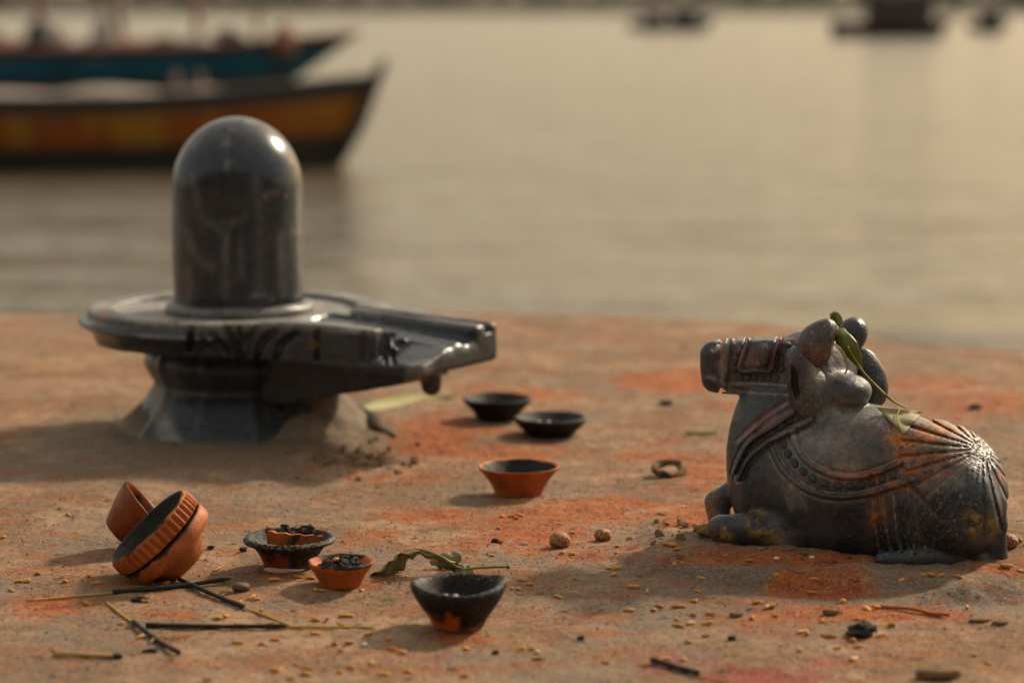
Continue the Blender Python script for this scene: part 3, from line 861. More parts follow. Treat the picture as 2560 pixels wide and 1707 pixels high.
# legs
nv.cap(NP(1803, 1321, 1.480), NP(1870, 1322, 1.474), .0103, .0105, .004)
nv.cap(NP(1870, 1322, 1.474), NP(1990, 1338, 1.476), .0105, .0145, .008)
nv.cap(NP(1856, 1212, 1.535), NP(1793, 1256, 1.532), .0088, .0086, .004)
nv.cap(NP(1793, 1256, 1.532), NP(1806, 1345, 1.522), .0088, .0082, .003)
nv.cap(NP(1880, 1290, 1.520), NP(1845, 1335, 1.516), .009, .007, .003)
nv.cap(NP(2208, 1400, 1.420), NP(2300, 1394, 1.419), .0062, .0082, .003)
nv.cap(NP(2300, 1394, 1.419), NP(2392, 1398, 1.423), .0082, .0066, .003)
nv.cap(NP(2405, 1372, 1.432), NP(2448, 1404, 1.428), .0080, .0075, .003)
# tail hanging at the rear
tl = [NP(2478, 1180, 1.434), NP(2494, 1250, 1.430), NP(2494, 1310, 1.430), NP(2490, 1398, 1.432)]
for a, b, r1, r2 in zip(tl[:-1], tl[1:], (.0040, .0056, .0058), (.0056, .0058, .0078)):
    nv.cap(a, b, r1, r2, .004)
nv.cap(NP(2462, 1300, 1.440), NP(2480, 1402, 1.436), .010, .009, .006)
# relief
i = np.argwhere(np.abs(nv.f) < .0055)
P = nv.lo + i * nv.h
X_, Y_ = project(P[:, 0], P[:, 1], P[:, 2])
dsp = np.zeros(len(P))
def rope(pts, w, a, mask=None):
    global dsp
    if mask is not None and mask is globals().get('hd'): a = a * 1.45
    q, _ = seg_dist(X_, Y_, spline(pts, 6))
    a = a * 1.3
    b = a * np.sqrt(np.clip(1 - (q / w) ** 2, 0, 1)) - .55 * a * np.exp(-((q - w * 1.25) / (w * .35)) ** 2)
    dsp += b if mask is None else b * mask
def groove(pts, w, a, mask=None):
    global dsp
    q, _ = seg_dist(X_, Y_, spline(pts, 6))
    b = -a * np.exp(-(q / w) ** 2)
    dsp += b if mask is None else b * mask
body = (Y_ > 985) * 1.0
near = (P[:, 1] < np.array([yc(x) for x in X_]) + .004) * 1.0
GO = [(1928, 1118), (1950, 1165), (1990, 1207), (2040, 1233), (2100, 1243), (2170, 1234), (2235, 1214), (2280, 1198)]
GI = [(1980, 1078), (1998, 1130), (2035, 1167), (2090, 1189), (2150, 1191), (2210, 1174), (2252, 1155)]
GB = [(1959, 1110), (1970, 1134), (1987, 1158), (2008, 1178), (2032, 1196), (2061, 1208), (2095, 1214), (2127, 1214), (2153, 1211), (2179, 1206), (2206, 1198), (2233, 1190)]
rope(GO, 8.5, .0022, near); rope(GI, 8.5, .0022, near)
rope([(1984, 1030), (1925, 1070), (1868, 1110), (1836, 1180)], 7.5, .0028, body)
rope([(2026, 1048), (1965, 1080), (1910, 1112), (1868, 1150), (1845, 1195)], 8.5, .0030, body)
groove([(1964, 1008), (1910, 1042), (1842, 1102)], 4.5, .0020, body)
groove([(1975, 1020), (1918, 1056), (1850, 1118)], 3.5, .0012, body)
# saddle edge, straps
groove([(2230, 1070), (2247, 1140), (2262, 1185), (2290, 1230), (2320, 1262), (2355, 1300)], 5, .0026, near)
groove([(2284, 1218), (2292, 1290), (2304, 1382)], 4.5, .0020, near)
for ln in ([(2188, 1248), (2192, 1300), (2202, 1368)], [(2214, 1232), (2220, 1300), (2230, 1374)], [(2240, 1226), (2246, 1300), (2254, 1376)], [(2268, 1222), (2276, 1300), (2288, 1380)]):
    rope(ln, 5.5, .0015, near)
# pleats radiating from the tail root
dx, dy = X_ - 2457, Y_ - 1121
rp = np.hypot(dx, dy * 1.05); ph = np.arctan2(-dy, dx)
pl = np.abs(np.cos(ph * 15 + .5 * np.sin(ph * 2)))
bnd = sstep(2240, 2262, X_ + .0 * Y_ - .35 * np.maximum(Y_ - 1150, 0))
fade = sstep(1, 16, rp) * sstep(330, 190, rp) * bnd * (Y_ < 1330)
low = sstep(R(-165), R(-135), ph) * sstep(R(-75), R(-105), ph)
dsp += (-.0027 * (1 - sstep(0, .5, pl)) + .0006 * pl) * fade * (1 - .72 * low) * (1 - .62 * sstep(R(100), R(60), np.abs(ph)))
# muzzle carving
hd = (Y_ < 988) * (X_ < 1985) * 1.0
groove([(1806, 845), (1799, 900), (1801, 975)], 5, .0030, hd)
groove([(1768, 938), (1785, 944), (1802, 947)], 4.5, .0026, hd)
rope([(1830, 850), (1818, 890), (1812, 968)], 7, .0016, hd)
rope([(1872, 848), (1858, 885), (1850, 926), (1890, 927), (1928, 926), (1936, 890), (1950, 848)], 5.5, .0022, hd)
q = np.hypot((X_ - 1910) / 16, (Y_ - 888) / 28)
dsp += hd * .0034 * np.sqrt(np.clip(1 - q * q, 0, 1)); groove([(1894, 905), (1897, 880), (1912, 857)], 3.5, .0018, hd)
groove([(1808, 956), (1880, 958), (1965, 962)], 4, .0018, hd); groove([(1806, 974), (1880, 981), (1965, 986)], 4, .0018, hd)
groove([(1784, 872), (1796, 862)], 6, .0034, hd)
nv.f[i[:, 0], i[:, 1], i[:, 2]] -= dsp.astype(np.float32)
cav = dsp.copy()
i2 = np.argwhere(np.abs(nv.f) < .004); P2 = nv.lo + i2 * nv.h
nv.f[i2[:, 0], i2[:, 1], i2[:, 2]] += (.0007 * fbm(P2[:, 0] * 70, P2[:, 1] * 70, P2[:, 2] * 70, o=3, seed=80)).astype(np.float32)

NB = Vector((NP(2150, 1390).x, yc(2150), 0.0))
bull = empty('bull_statue', NB)
tag(bull, 'black stone statue of a recumbent bull, streaked with orange powder, facing left', 'statue')
def bull_attrs(v, extra_dust=0.0, cavf=None):
    px, py = project(v[:, 0], v[:, 1], v[:, 2])
    n1 = fbm(v[:, 0] * 45, v[:, 1] * 45, v[:, 2] * 45, seed=90)
    n2 = fbm(v[:, 0] * 110, v[:, 1] * 110, v[:, 2] * 110, seed=91)
    cv = np.zeros(len(v)) if cavf is None else cavf * (1 - .8 * sstep(2235, 2270, px))
    cvr = np.zeros(len(v)) if cavf is None else cavf * sstep(2235, 2270, px) * sstep(1230, 1120, py)
    dust = blobs(px, py, [(2060, 1090, 110, 80, .75), (2120, 1040, 110, 45, .8), (2050, 940, 40, 60, .75), (2080, 900, 60, 40, .5), (1870, 890, 30, 30, .6), (2000, 1150, 80, 80, .35), (2280, 1045, 160, 22, .8), (2420, 1085, 80, 25, .2), (2150, 955, 30, 16, .8),
                          (1955, 1360, 26, 26, .8), (2030, 1110, 40, 50, .6), (2100, 1150, 50, 60, .5)])
    dust = np.clip(dust * (.85 + .9 * n1) + 1.3 * cv + .35 * sstep(.2, .5, n1) + extra_dust, 0, 1)
    org = blobs(px, py, [(2300, 1085, 85, 26, 1.0), (2260, 1110, 40, 30, 1.0), (2275, 1150, 40, 40, .8), (2360, 1075, 80, 26, .9), (2320, 1140, 90, 16, .8), (2250, 1215, 60, 22, .5), (2190, 1270, 22, 40, .7), (2150, 1190, 120, 26, .5), (2060, 880, 60, 40, .3), (1780, 1265, 22, 40, .5), (2500, 1190, 12, 16, .7), (2330, 1180, 50, 20, .55), (2150, 1130, 90, 50, .1)])
    org = np.clip(org * (.75 + .9 * n2) + .25 * cv * (px > 2100) + .8 * cvr, 0, 1)
    pink = np.clip(blobs(px, py, [(1900, 885, 100, 45, 1.0), (1960, 850, 60, 22, 1.0), (1930, 1060, 70, 40, .7), (1985, 960, 26, 60, .35), (1900, 1100, 40, 30, .5)]) * np.clip(.22 + 1.9 * cv, 0, 1), 0, 1)
    pink = np.maximum(pink, blobs(px, py, [(2012, 1154, 3, 3, 1), (2006, 1048, 4, 4, 1)]))
    yel = np.clip(blobs(px, py, [(1888, 1300, 26, 22, 1.0), (1905, 1325, 30, 16, .9), (1805, 1345, 24, 14, 1.0), (1812, 1322, 8, 8, .8), (2440, 1310, 26, 26, .9), (2475, 1310, 22, 20, .6), (1935, 1350, 40, 20, .5)]) * (.8 + .8 * n2), 0, 1)
    spk = np.clip(blobs(px, py, [(2400, 1240, 140, 140, .9), (2060, 860, 60, 50, .9), (2130, 840, 40, 40, 1.0), (2180, 930, 40, 70, .9), (2020, 1000, 40, 60, .9), (2300, 1340, 120, 60, .9), (2080, 1090, 120, 80, .5)]), .15, 1)
    return dict(dust=dust, orange=org, pink=pink, yellow=yel, speck=spk)
bv, bf = nv.mesh()
gi = np.clip(np.round((bv - nv.lo) / nv.h).astype(int), 0, nv.n - 1)
cg = np.zeros(nv.f.shape, np.float32); cg[i[:, 0], i[:, 1], i[:, 2]] = cav
cv = np.clip(-cg[gi[:, 0], gi[:, 1], gi[:, 2]] / .0018, 0, 1)
mesh_obj('body', bv - np.array(NB), bf, M_BULL, bull, attrs=bull_attrs(bv, 0, cv))

def bull_part(name, build, lo, hi, h=.0008):
    vv = Vol(lo, hi, h); build(vv)
    v, f = vv.mesh()
    v = v + (.0011 * fbm(v[:, 0] * 60, v[:, 1] * 60, v[:, 2] * 60, seed=95))[:, None] + (.0005 * fbm(v[:, 0] * 200, v[:, 1] * 200, v[:, 2] * 200, o=2, seed=96))[:, None]
    return mesh_obj(name, v - np.array(NB), f, M_BULL, bull, attrs=bull_attrs(v))
def bounds(c, r): return [c[k] - r for k in range(3)], [c[k] + r for k in range(3)]
# horns
hc = NP(2044, 852, 1.484)
def b_h1(q):
    q.ell(hc, (.0122, .0130, .0180), 0, R(-42), 0)
    q.ell(NP(2030, 872, 1.487), (.0112, .0120, .0120), 0, 0, .008)
    q.cap(hc, NP(2040, 900, 1.494), .0085, .0090, .006)
    q.ell(NP(2128, 850, 1.476), (.0125, .014, .017), 0, R(-20), .003, 'cut')
bull_part('horn', b_h1, *bounds(hc, .024))
hc2 = NP(2131, 834, 1.528)
def b_h2(q):
    q.ell(hc2, (.0102, .0115, .0130), 0, R(-20), 0)
    q.cap(hc2, NP(2112, 890, 1.522), .0088, .0085, .006)
bull_part('horn', b_h2, *bounds(hc2, .024))
# ears: pods with a hollow slit
ec = NP(2006, 958, 1.480)
def b_e1(q):
    q.ell(ec, (.0108, .0105, .0262), 0, R(9), 0)
    q.ell(NP(2034, 985, 1.486), (.0150, .0125, .0200), 0, R(14), .006)
    q.cap(NP(1992, 900, 1.488), NP(2012, 880, 1.495), .0095, .0095, .008)
    s0 = NP(1990, 962, 1.468)
    q.ell((s0.x, s0.y - .002, s0.z), (.0029, .013, .0160), 0, R(9), .0008, 'cut')
bull_part('ear', b_e1, *bounds(ec, .034))
ec2 = NP(2172, 942, 1.530)
def b_e2(q):
    q.ell(ec2, (.0125, .0110, .0235), 0, R(22), 0)
bull_part('ear', b_e2, *bounds(ec2, .030))

# beads carved in rows
def bead_mesh(nm):
    v, f = [], []
    for a in range(1, 6):
        for b in range(10):
            t, p = math.pi * a / 6, 2 * math.pi * b / 10
            v.append((math.sin(t) * math.cos(p), math.sin(t) * math.sin(p), math.cos(t)))
    v += [(0, 0, 1), (0, 0, -1)]
    for a in range(4):
        for b in range(10):
            f.append((a * 10 + b, (a + 1) * 10 + b, (a + 1) * 10 + (b + 1) % 10, a * 10 + (b + 1) % 10))
    for b in range(10): f.append((50, b, (b + 1) % 10)); f.append((51, 40 + (b + 1) % 10, 40 + b))
    return v, f
BVV, BFF = bead_mesh('bead')
BV0 = np.array(BVV)
bead0 = None
def bead(px, py, tx, ty, rl, rw, rh):
    """rl/rw in metres along and across the row, rh proud of the stone"""
    global bead0
    p, n = nv.hit(px, py, 1.60, 1.84)
    p2, _ = nv.hit(px + tx * 3, py + ty * 3, 1.60, 1.84)
    t = (p2 - p); t = (t - n * t.dot(n)).normalized(); b = n.cross(t)
    if bead0 is None:
        o = mesh_obj('bead', BVV, BFF, M_BULL, bull, attrs=attrs0(len(BVV), dust=.15 * np.ones(len(BVV)), speck=.5 * np.ones(len(BVV)))); bead0 = o
    else:
        o = bead0.copy(); COL.objects.link(o); o.parent = bull
    m = Matrix((t * rl, b * rw, n * rh)).transposed().to_4x4()
    m.translation = p - NB
    o.matrix_local = m
def bead_row(pts, rl, rw, rh, shrink=1.0):
    for k, (x, y) in enumerate(pts):
        a = pts[max(0, k - 1)]; c = pts[min(len(pts) - 1, k + 1)]
        L = math.hypot(c[0] - a[0], c[1] - a[1])
        s_ = 1 + (shrink - 1) * k / len(pts)
        bead(x, y, (c[0] - a[0]) / L, (c[1] - a[1]) / L, rl * s_, rw * s_, rh * s_)
bead_row(GB, .0042, .0031, .0026, .8)
bead_row([(1974, 1052), (1953, 1067), (1930, 1083), (1908, 1099), (1888, 1115), (1870, 1131), (1855, 1148)], .0040, .0028, .0027)
bead_row([(1850, 943), (1869, 943), (1887, 944), (1905, 945), (1922, 946), (1942, 946)], .0028, .0026, .0017)
bead_row([(1856, 866), (1846, 884), (1839, 904), (1835, 926)], .0028, .0023, .0016)
bead_row([(1970, 862), (1960, 882), (1956, 904), (1954, 924)], .0028, .0026, .0018)
bead_row([(2254, 1262), (2258, 1298), (2264, 1340)], .0026, .0024, .0016)
# ================================================================== CLAY LAMP BOWLS
M_TERRA = mat_clay('terracotta', (.48, .125, .026))
M_TERRA2 = mat_clay('bright_terracotta', (.52, .135, .024))
M_TERRA3 = mat_clay('scorched_terracotta', (.27, .070, .024))
def bowl(name, profile, base, label, mat, axis=(0, 0, 1), soot=None, ash=None, seg=64, warp=.015, flute=None, mod=None, seed=1, cat='oil lamp', group=None, spin=0.0):
    """profile: (r, z, soot) from the foot outside, over the rim, to the centre inside"""
    prof = [np.array(p, float) for p in profile]
    pts = []
    for a, b in zip(prof[:-1], prof[1:]):
        for t in np.linspace(0, 1, 5)[:-1]: pts.append(a + (b - a) * t)
    pts.append(prof[-1]); pts = np.array(pts)
    # light smoothing keeps the thrown look
    for _ in range(2): pts[1:-1] = .25 * pts[:-2] + .5 * pts[1:-1] + .25 * pts[2:]
    th = np.linspace(0, 2 * np.pi, seg, endpoint=False)
    RR = pts[:, 0][:, None] * np.ones(seg); ZZ_ = pts[:, 1][:, None] * np.ones(seg); TH = np.ones(len(pts))[:, None] * th
    if flute:
        z0, z1, nfl, amp = flute
        m = (ZZ_ > z0) & (ZZ_ < z1) & (np.arange(len(pts)) < len(pts) * .5)[:, None]
        RR = RR + m * amp * (np.abs(np.sin(TH * nfl / 2)) - .5)
    if mod: RR, ZZ_ = mod(RR, ZZ_, TH)
    x = RR * np.cos(TH); y = RR * np.sin(TH)
    q = fbm(x * 55 + seed * 3.1, y * 55, ZZ_ * 55, o=3, seed=100 + seed)
    x = x * (1 + warp * q); y = y * (1 + warp * q); z = ZZ_ + .0006 * q * (ZZ_ > .001)
    v = np.stack([x, y, z], -1).reshape(-1, 3)
    f = [tuple(k) for k in grid_faces(len(pts), seg, True)]
    n = len(v)
    f.append(tuple(range(seg))[::-1]); f.append(tuple(range(n - seg, n)))
    so = (pts[:, 2][:, None] * np.ones(seg)).ravel()
    at_ = {'soot': so, 'ash': np.zeros(n) if ash is None else ash(v, so)}
    o = mesh_obj(name, [tuple(k) for k in v], f, mat, None, base, attrs=at_)
    o.rotation_mode = 'QUATERNION'
    o.rotation_quaternion = Vector((0, 0, 1)).rotation_difference(Vector(axis)) @ Quaternion((0, 0, 1), spin)
    tag(o, label, cat, group)
    return o

# plain flared terracotta lamp
b1 = G(1297, 1236)
bowl('clay_lamp', [(.0172, 0, .15), (.0190, .0008, .1), (.0205, .005, 0), (.0250, .013, 0), (.0312, .0205, 0), (.0334, .0230, -.3), (.0332, .0243, -.3), (.0312, .0238, .1), (.0300, .0228, .95), (.0245, .016, 1), (.016, .007, 1), (.002, .005, 1)],
     b1, 'clean flared terracotta lamp bowl with blackened inside, alone in the middle', M_TERRA, warp=.010, seed=2)
# two black lamps behind
b2 = G(1243, 1046)
bowl('clay_lamp', [(.0185, 0, .5), (.0200, .001, .7), (.0225, .006, .9), (.0290, .013, 1), (.0330, .017, 1), (.0334, .020, 1), (.0315, .021, 1), (.0285, .0185, 1), (.018, .010, 1), (.002, .008, 1)],
     b2, 'soot black lamp bowl, rear one of the pair under the spout', M_TERRA3, seed=3)
b3 = G(1376, 1087)
bowl('clay_lamp', [(.0195, 0, .6), (.0215, .001, .8), (.0240, .004, .9), (.0300, .009, 1), (.0335, .0135, 1), (.0338, .0165, 1), (.0315, .0178, 1), (.0285, .0155, 1), (.018, .008, 1), (.002, .006, 1)],
     b3, 'soot black lamp bowl holding two pale grains, front one of the rear pair', M_TERRA3, seed=4)
# front lamp with a pinched lip
def pinch(RR, ZZ_, TH):
    up = sstep(.010, .024, ZZ_)
    d = np.angle(np.exp(1j * (TH - R(18))))
    RR = RR * (1 + up * (.07 * np.exp(-(d / .30) ** 2) - .03 * np.exp(-((np.abs(d) - .75) / .4) ** 2)))
    d2 = np.angle(np.exp(1j * (TH - R(185))))
    ZZ_ = ZZ_ + .0022 * up * np.exp(-(d / .5) ** 2) + .001 * up * np.exp(-(d2 / .6) ** 2) - .0016 * up * np.exp(-((TH - R(280)) / .6) ** 2)
    return RR, ZZ_
b4 = G(1146, 1568)
bowl('clay_lamp', [(.0140, 0, .2), (.0160, .001, .3), (.0182, .006, .38), (.0226, .0125, .5), (.0272, .0185, .85), (.0298, .0235, 1), (.0304, .0272, 1), (.0290, .0294, .95), (.0262, .0288, 1), (.0236, .025, 1), (.0195, .018, 1), (.012, .0115, 1), (.002, .010, 1)],
     b4, 'thick walled sooty lamp bowl with orange foot and pinched lip, nearest the camera', M_TERRA2, mod=pinch, warp=.03, seed=5, ash=lambda v, s: .5 * (v[:, 2] > .027))
# charred lamp with a wide crusted rim
b5 = G(724, 1418)
def crust(RR, ZZ_, TH):
    m = (RR > .028) * (ZZ_ > .017)
    return RR, ZZ_ + m * .0010 * np.abs(np.sin(TH * 19)) * (RR < .0315)
bowl('clay_lamp', [(.0155, 0, .35), (.0172, .001, .35), (.0195, .007, .30), (.0240, .0145, .55), (.0280, .0175, .9), (.0318, .0185, 1), (.0325, .0205, 1), (.0305, .0220, 1), (.0275, .0213, 1), (.0225, .016, 1), (.014, .010, 1), (.002, .009, 1)],
     b5, 'charred lamp bowl with wide crusted rim and a broken shard inside', M_TERRA3, mod=crust, warp=.03, seed=6, ash=lambda v, s: .45 * ((v[:, 2] > .0195) & (np.hypot(v[:, 0], v[:, 1]) > .029)) + .2 * (np.hypot(v[:, 0], v[:, 1]) > .029))
# small orange lamp of coals
b6 = G(852, 1464)
bowl('clay_lamp', [(.0125, 0, .05), (.0138, .0008, 0), (.0155, .005, 0), (.0185, .0105, 0), (.0215, .014, .1), (.0226, .0165, .55), (.0220, .0178, .7), (.0200, .0170, .5), (.0180, .0135, .4), (.012, .009, .8), (.002, .008, 1)],
     b6, 'small bright orange lamp bowl heaped with black coals', M_TERRA2, warp=.025, seed=7)

# tumbled stack of three at the left
ax = Vector((-.67, -.12, .73)).normalized()
rz = .0362 * math.sqrt(1 - ax.z ** 2)
rc = on(405, 1350, rz + .0015 + gzs(on(405, 1350, .03).x, on(405, 1350, .03).y))
base_c = rc - ax * .0218
bowl('clay_lamp', [(0.0140, -0.0037, 0), (0.0181, -0.0019, 0), (0.0206, 0.0037, 0), (0.0242, 0.0084, 0), (0.0307, 0.0098, 0), (0.0358, 0.0121, 0), (0.0365, 0.0177, 0.05), (0.0361, 0.0216, 0.5), (0.0342, 0.0225, 1), (0.0326, 0.0205, 1), (0.0260, 0.0130, 1), (0.0019, 0.0112, 1)],
     base_c, 'tipped terracotta lamp bowl lying on its side under a fluted one', M_TERRA, axis=ax, warp=.012, seed=8, ash=lambda v, s: .25 * (s < .3))
base_b = rc - ax * .0015
bowl('clay_lamp', [(0.0140, -0.0019, 0.8), (0.0233, 0.0009, 0.9), (0.0279, 0.0019, 0.8), (0.0339, 0.0028, 0.15), (0.0352, 0.0042, 0), (0.0353, 0.0098, 0), (0.0348, 0.0149, 0.1), (0.0337, 0.0163, 0.55), (0.0316, 0.0160, 1), (0.0298, 0.0130, 1), (0.0242, 0.0056, 1), (0.0140, 0.0028, 1), (0.0019, 0.0019, 1)],
     base_b, 'fluted terracotta lamp bowl tipped on top of the others, black inside', M_TERRA, axis=ax, warp=.010, flute=(.0037, .0140, 40, .0024), seg=240, seed=9, spin=.3)
ax2 = Vector((.74, .10, .60)).normalized()
fa = at(286, 1331, 1.738)
bowl('clay_lamp', [(.0092, 0, 0), (.0108, .0008, 0), (.0150, .0085, .1), (.0203, .019, .25), (.0240, .0286, .3), (.0246, .0307, .35), (.0238, .0316, .3), (.0219, .0298, .5), (.015, .013, .7), (.002, .0065, .8)],
     fa, 'glossy brown clay cup leaning behind the fluted lamp bowl', mat_clay('glazed_clay', (.25, .062, .018), sheen=.38), axis=ax2, warp=.02, seed=10, cat='clay cup')

# shard of pottery standing in the charred lamp
sv, sf = [], []
for k in range(13):
    t = k / 12; a = R(-118 + 62 * t)
    for (r, z) in ((.0265, -.0035), (.0265, .0058 - .0035 * t), (.0238, .0058 - .0035 * t), (.0238, -.0035)):
        sv.append((r * math.cos(a) * 1.45, r * math.sin(a) + .0215, z + .0006 * math.sin(k * 2.1)))
for k in range(12):
    for j in range(4): sf.append((k * 4 + j, k * 4 + (j + 1) % 4, k * 4 + 4 + (j + 1) % 4, k * 4 + 4 + j))
sf += [(0, 1, 2, 3), (51, 50, 49, 48)]
sh = mesh_obj('pottery_shard', sv, sf, M_TERRA, None, b5 + Vector((.003, -.004, .0215)), smooth=False, attrs={'soot': .1 + .25 * np.random.RandomState(1).rand(52), 'ash': np.zeros(52)})
tag(sh, 'curved terracotta shard lying inside the charred lamp bowl', 'shard')

# lumps of charcoal
M_COAL = mat_plain('charcoal', (.012, .012, .013), (.055, .052, .050), 260, .75, .4, .0012)
def lump_mesh(seed, sub=2, amp=.45, freq=1.6):
    import bmesh
    bm = bmesh.new(); bmesh.ops.create_icosphere(bm, subdivisions=sub, radius=1.0)
    v = np.array([x.co[:] for x in bm.verts]); f = [tuple(q.index for q in fc.verts) for fc in bm.faces]; bm.free()
    v = v * (1 + amp * fbm(v[:, 0] * freq + seed * 7.3, v[:, 1] * freq, v[:, 2] * freq, o=3, seed=200 + seed))[:, None]
    return [tuple(x) for x in v], f
COALS = []
for k in range(4):
    v, f = lump_mesh(k, 3, .95, 2.3); me = bpy.data.meshes.new('coal'); me.from_pydata(v, [], f); me.update(); me.materials.append(M_COAL); COALS.append(me)
def coal(p, s, label, group=None, k=None, name='charcoal_lump', cat='charcoal', mesh=None, rot=None):
    o = bpy.data.objects.new(name, mesh or COALS[random.randrange(4) if k is None else k]); COL.objects.link(o)
    o.location = p; o.scale = s if isinstance(s, tuple) else (s, s, s)
    o.rotation_euler = rot or (random.uniform(0, 6), random.uniform(0, 6), random.uniform(0, 6))
    return tag(o, label, cat, group)
for k in range(16):
    a = random.uniform(0, 6.28); r = .0135 * math.sqrt(random.random())
    coal(b6 + Vector((r * math.cos(a), r * math.sin(a), .0125 + .0045 * (1 - (r / .0135) ** 2) + random.uniform(0, .002))), random.uniform(.0024, .0040), 'black coal heaped in the small orange lamp bowl', 'coals in the small orange bowl')
for k in range(14):
    a = random.uniform(R(20), R(165)); r = random.uniform(.008, .021)
    coal(b5 + Vector((r * math.cos(a), r * math.sin(a), .018 + .0055 * (k % 2) + random.uniform(0, .002))), random.uniform(.0018, .0036), 'charred crumb behind the shard in the charred lamp bowl', 'charred crumbs in the crusted bowl')
wx = []
wm = mat_plain('spilt_wax', (.62, .57, .50), (.75, .70, .62), 200, .45, .5, .0006)
v, f = lump_mesh(9, 3, .3, 2.2)
o = mesh_obj('wax_drip', v, f, wm, None, b5 + Vector((-.003, -.0135, .0015))); o.scale = (.0135, .006, .0026)
tag(o, 'white wax spilt round the foot of the charred lamp bowl', 'wax')
coal(b3 + Vector((-.010, -.008, .0140)), (.0028, .0022, .0020), 'pale grain in the front black lamp, the left one', name='pale_grain', cat='grain', mesh=None)
# ================================================================== GRAINS AND OTHER OFFERINGS
M_RICE = mat_plain('golden_grain', (.62, .27, .035), (.70, .38, .08), 500, .55, .4, .0004, rnd=True)
M_WHITE = mat_plain('white_grain', (.60, .54, .46), (.72, .66, .57), 500, .5, .4, .0004)
def grain_mesh(nm, L, W, bend, seed, mat):
    v, f = [], []; nS, nC = 8, 8
    for k in range(nS):
        t = -1 + 2 * (k + .5) / nS; w = W * (1 - abs(t) ** 2.4) ** .5 + .0001
        for j in range(nC):
            a = 2 * math.pi * j / nC
            v.append((L * t, w * math.cos(a) + bend * L * t * t, w * .85 * math.sin(a) + .0002 * math.sin(seed + k * 2 + j)))
    for k in range(nS - 1):
        for j in range(nC): f.append((k * nC + j, (k + 1) * nC + j, (k + 1) * nC + (j + 1) % nC, k * nC + (j + 1) % nC))
    f.append(tuple(range(nC))); f.append(tuple(range((nS - 1) * nC, nS * nC))[::-1])
    me = bpy.data.meshes.new(nm); me.from_pydata(v, [], f); me.update(); me.materials.append(mat)
    me.polygons.foreach_set('use_smooth', [True] * len(me.polygons)); return me
RICE = [grain_mesh('rice', .0042, .00135, .12, 1, M_RICE), grain_mesh('rice', .0034, .0014, -.1, 2, M_RICE), grain_mesh('rice', .0024, .0015, .05, 3, M_RICE), grain_mesh('rice', .0047, .0012, .2, 4, M_RICE)]
A = [(710,202),(845,208),(765,225),(785,126),(685,158),(215,205),(275,248),(485,308),(480,342),(275,343),(230,338),(540,272),(470,437),(445,410),(485,410),(705,298),(735,300),(762,322),(780,387),(745,393),(1148,320),(1090,375),(1215,440),(870,455),(855,515),(558,495),(620,520),(208,540),(30,505),(78,482),(540,602),(650,602),(680,582),(765,585),(835,562),(910,620),(755,642),(765,670),(818,662),(1020,625),(1105,635),(1125,567),(1170,587),(1195,585),(1208,628),(1390,458),(1378,522),(1520,562),(1630,595),(1680,590),(1585,643),(1630,655),(1425,655),(1745,670),(1330,700),(1358,708),(1445,720),(1475,725),(1695,718),(1565,742),(1590,768),(1495,778),(810,747),(890,720),(835,622),(895,663),(700,825),(790,830),(1320,785),(1570,830),(430,842),(605,855),(115,825),(35,780),(2125,808),(2185,848),(1995,900),(2090,590),(1925,437),(1890,440),(1970,443),(2045,447),(1785,467),(2305,245),(2330,280),(2270,400),(2340,425)]
B = [(105,1115),(285,1122),(385,1088),(695,1045),(690,940),(780,932),(885,912),(940,908),(875,975),(835,1122),(945,1112),(880,1170),(1090,1047),(1240,1085),(1285,1165),(1345,1188),(1825,1160),(415,1320),(545,1280),(625,1308),(870,1335),(960,1300),(1115,1265),(1205,1350),(500,1385),(620,1350),(1390,1330),(1810,1365),(205,775),(240,785),(280,868),(15,915),(120,805),(2210,705),(2170,705),(2300,670),(2020,455),(2085,350),(2095,160),(2165,158),(2200,175),(2225,150),(1630,595),(375,635),(690,715),(735,720),(1040,720),(2230,1160),(2330,1165),(650,625),(560,620)]
C = [(445,275),(505,325),(25,490),(280,762),(660,780),(715,835),(485,820),(135,820),(195,818),(85,888),(1235,835),(1610,735),(1080,970),(650,990),(900,1138),(1040,1235),(1280,1395),(1770,1278),(1950,1285),(2040,1250),(1620,1095),(1670,1085),(1940,1035),(1870,940),(1910,950),(1780,970),(400,1335),(2040,1480),(1545,1550)]
D = [(545,1105),(620,1105),(660,1120),(690,1098),(520,1200),(995,1163),(1100,1240),(540,1302),(470,1410),(1030,1390),(1110,1400),(1970,1030),(1800,1085),(1845,1160),(1930,1200),(2065,1170),(1830,1325),(1880,1330),(1925,1365),(1965,1475),(1900,1487),(1550,1280)]
RP = [(1280 + x * .5442, 1200 + y * .5442) for x, y in A] + [(560 + x * .3316, 1240 + y * .3316) for x, y in B] + [(x * .336, 1180 + y * .336) for x, y in C] + [(1080 + x * .3189, 940 + y * .3189) for x, y in D]
rg = random.Random(12)
seen = []
for x, y in RP:
    if any(abs(x - a) < 5 and abs(y - b) < 5 for a, b in seen): continue
    seen.append((x, y))
LAND = {'the tumbled lamp bowls': (355, 1360), 'the charred lamp bowl': (732, 1385), 'the small orange lamp bowl': (852, 1435), 'the nearest sooty lamp': (1145, 1520), 'the clean terracotta lamp': (1297, 1205),
        'the burnt matchstick': (218, 1643), 'the oval seed': (603, 1475), 'the level incense stick': (650, 1572), 'the short incense stick': (355, 1575), 'the dry curled leaf': (1080, 1405), 'the left wrinkled nut': (1399, 1365), 'the right wrinkled nut': (1507, 1350),
        'the foreleg of the bull statue': (1820, 1320), 'the hind foot of the bull statue': (2300, 1400), 'the black charcoal lump': (2158, 1588), 'the charred stick end': (1690, 1675), 'the long brown clod': (2345, 1690), 'the pale clod': (1840, 1540), 'the pale white grain': (1343, 1634), 'the flat tan pebble': (2450, 1552)}
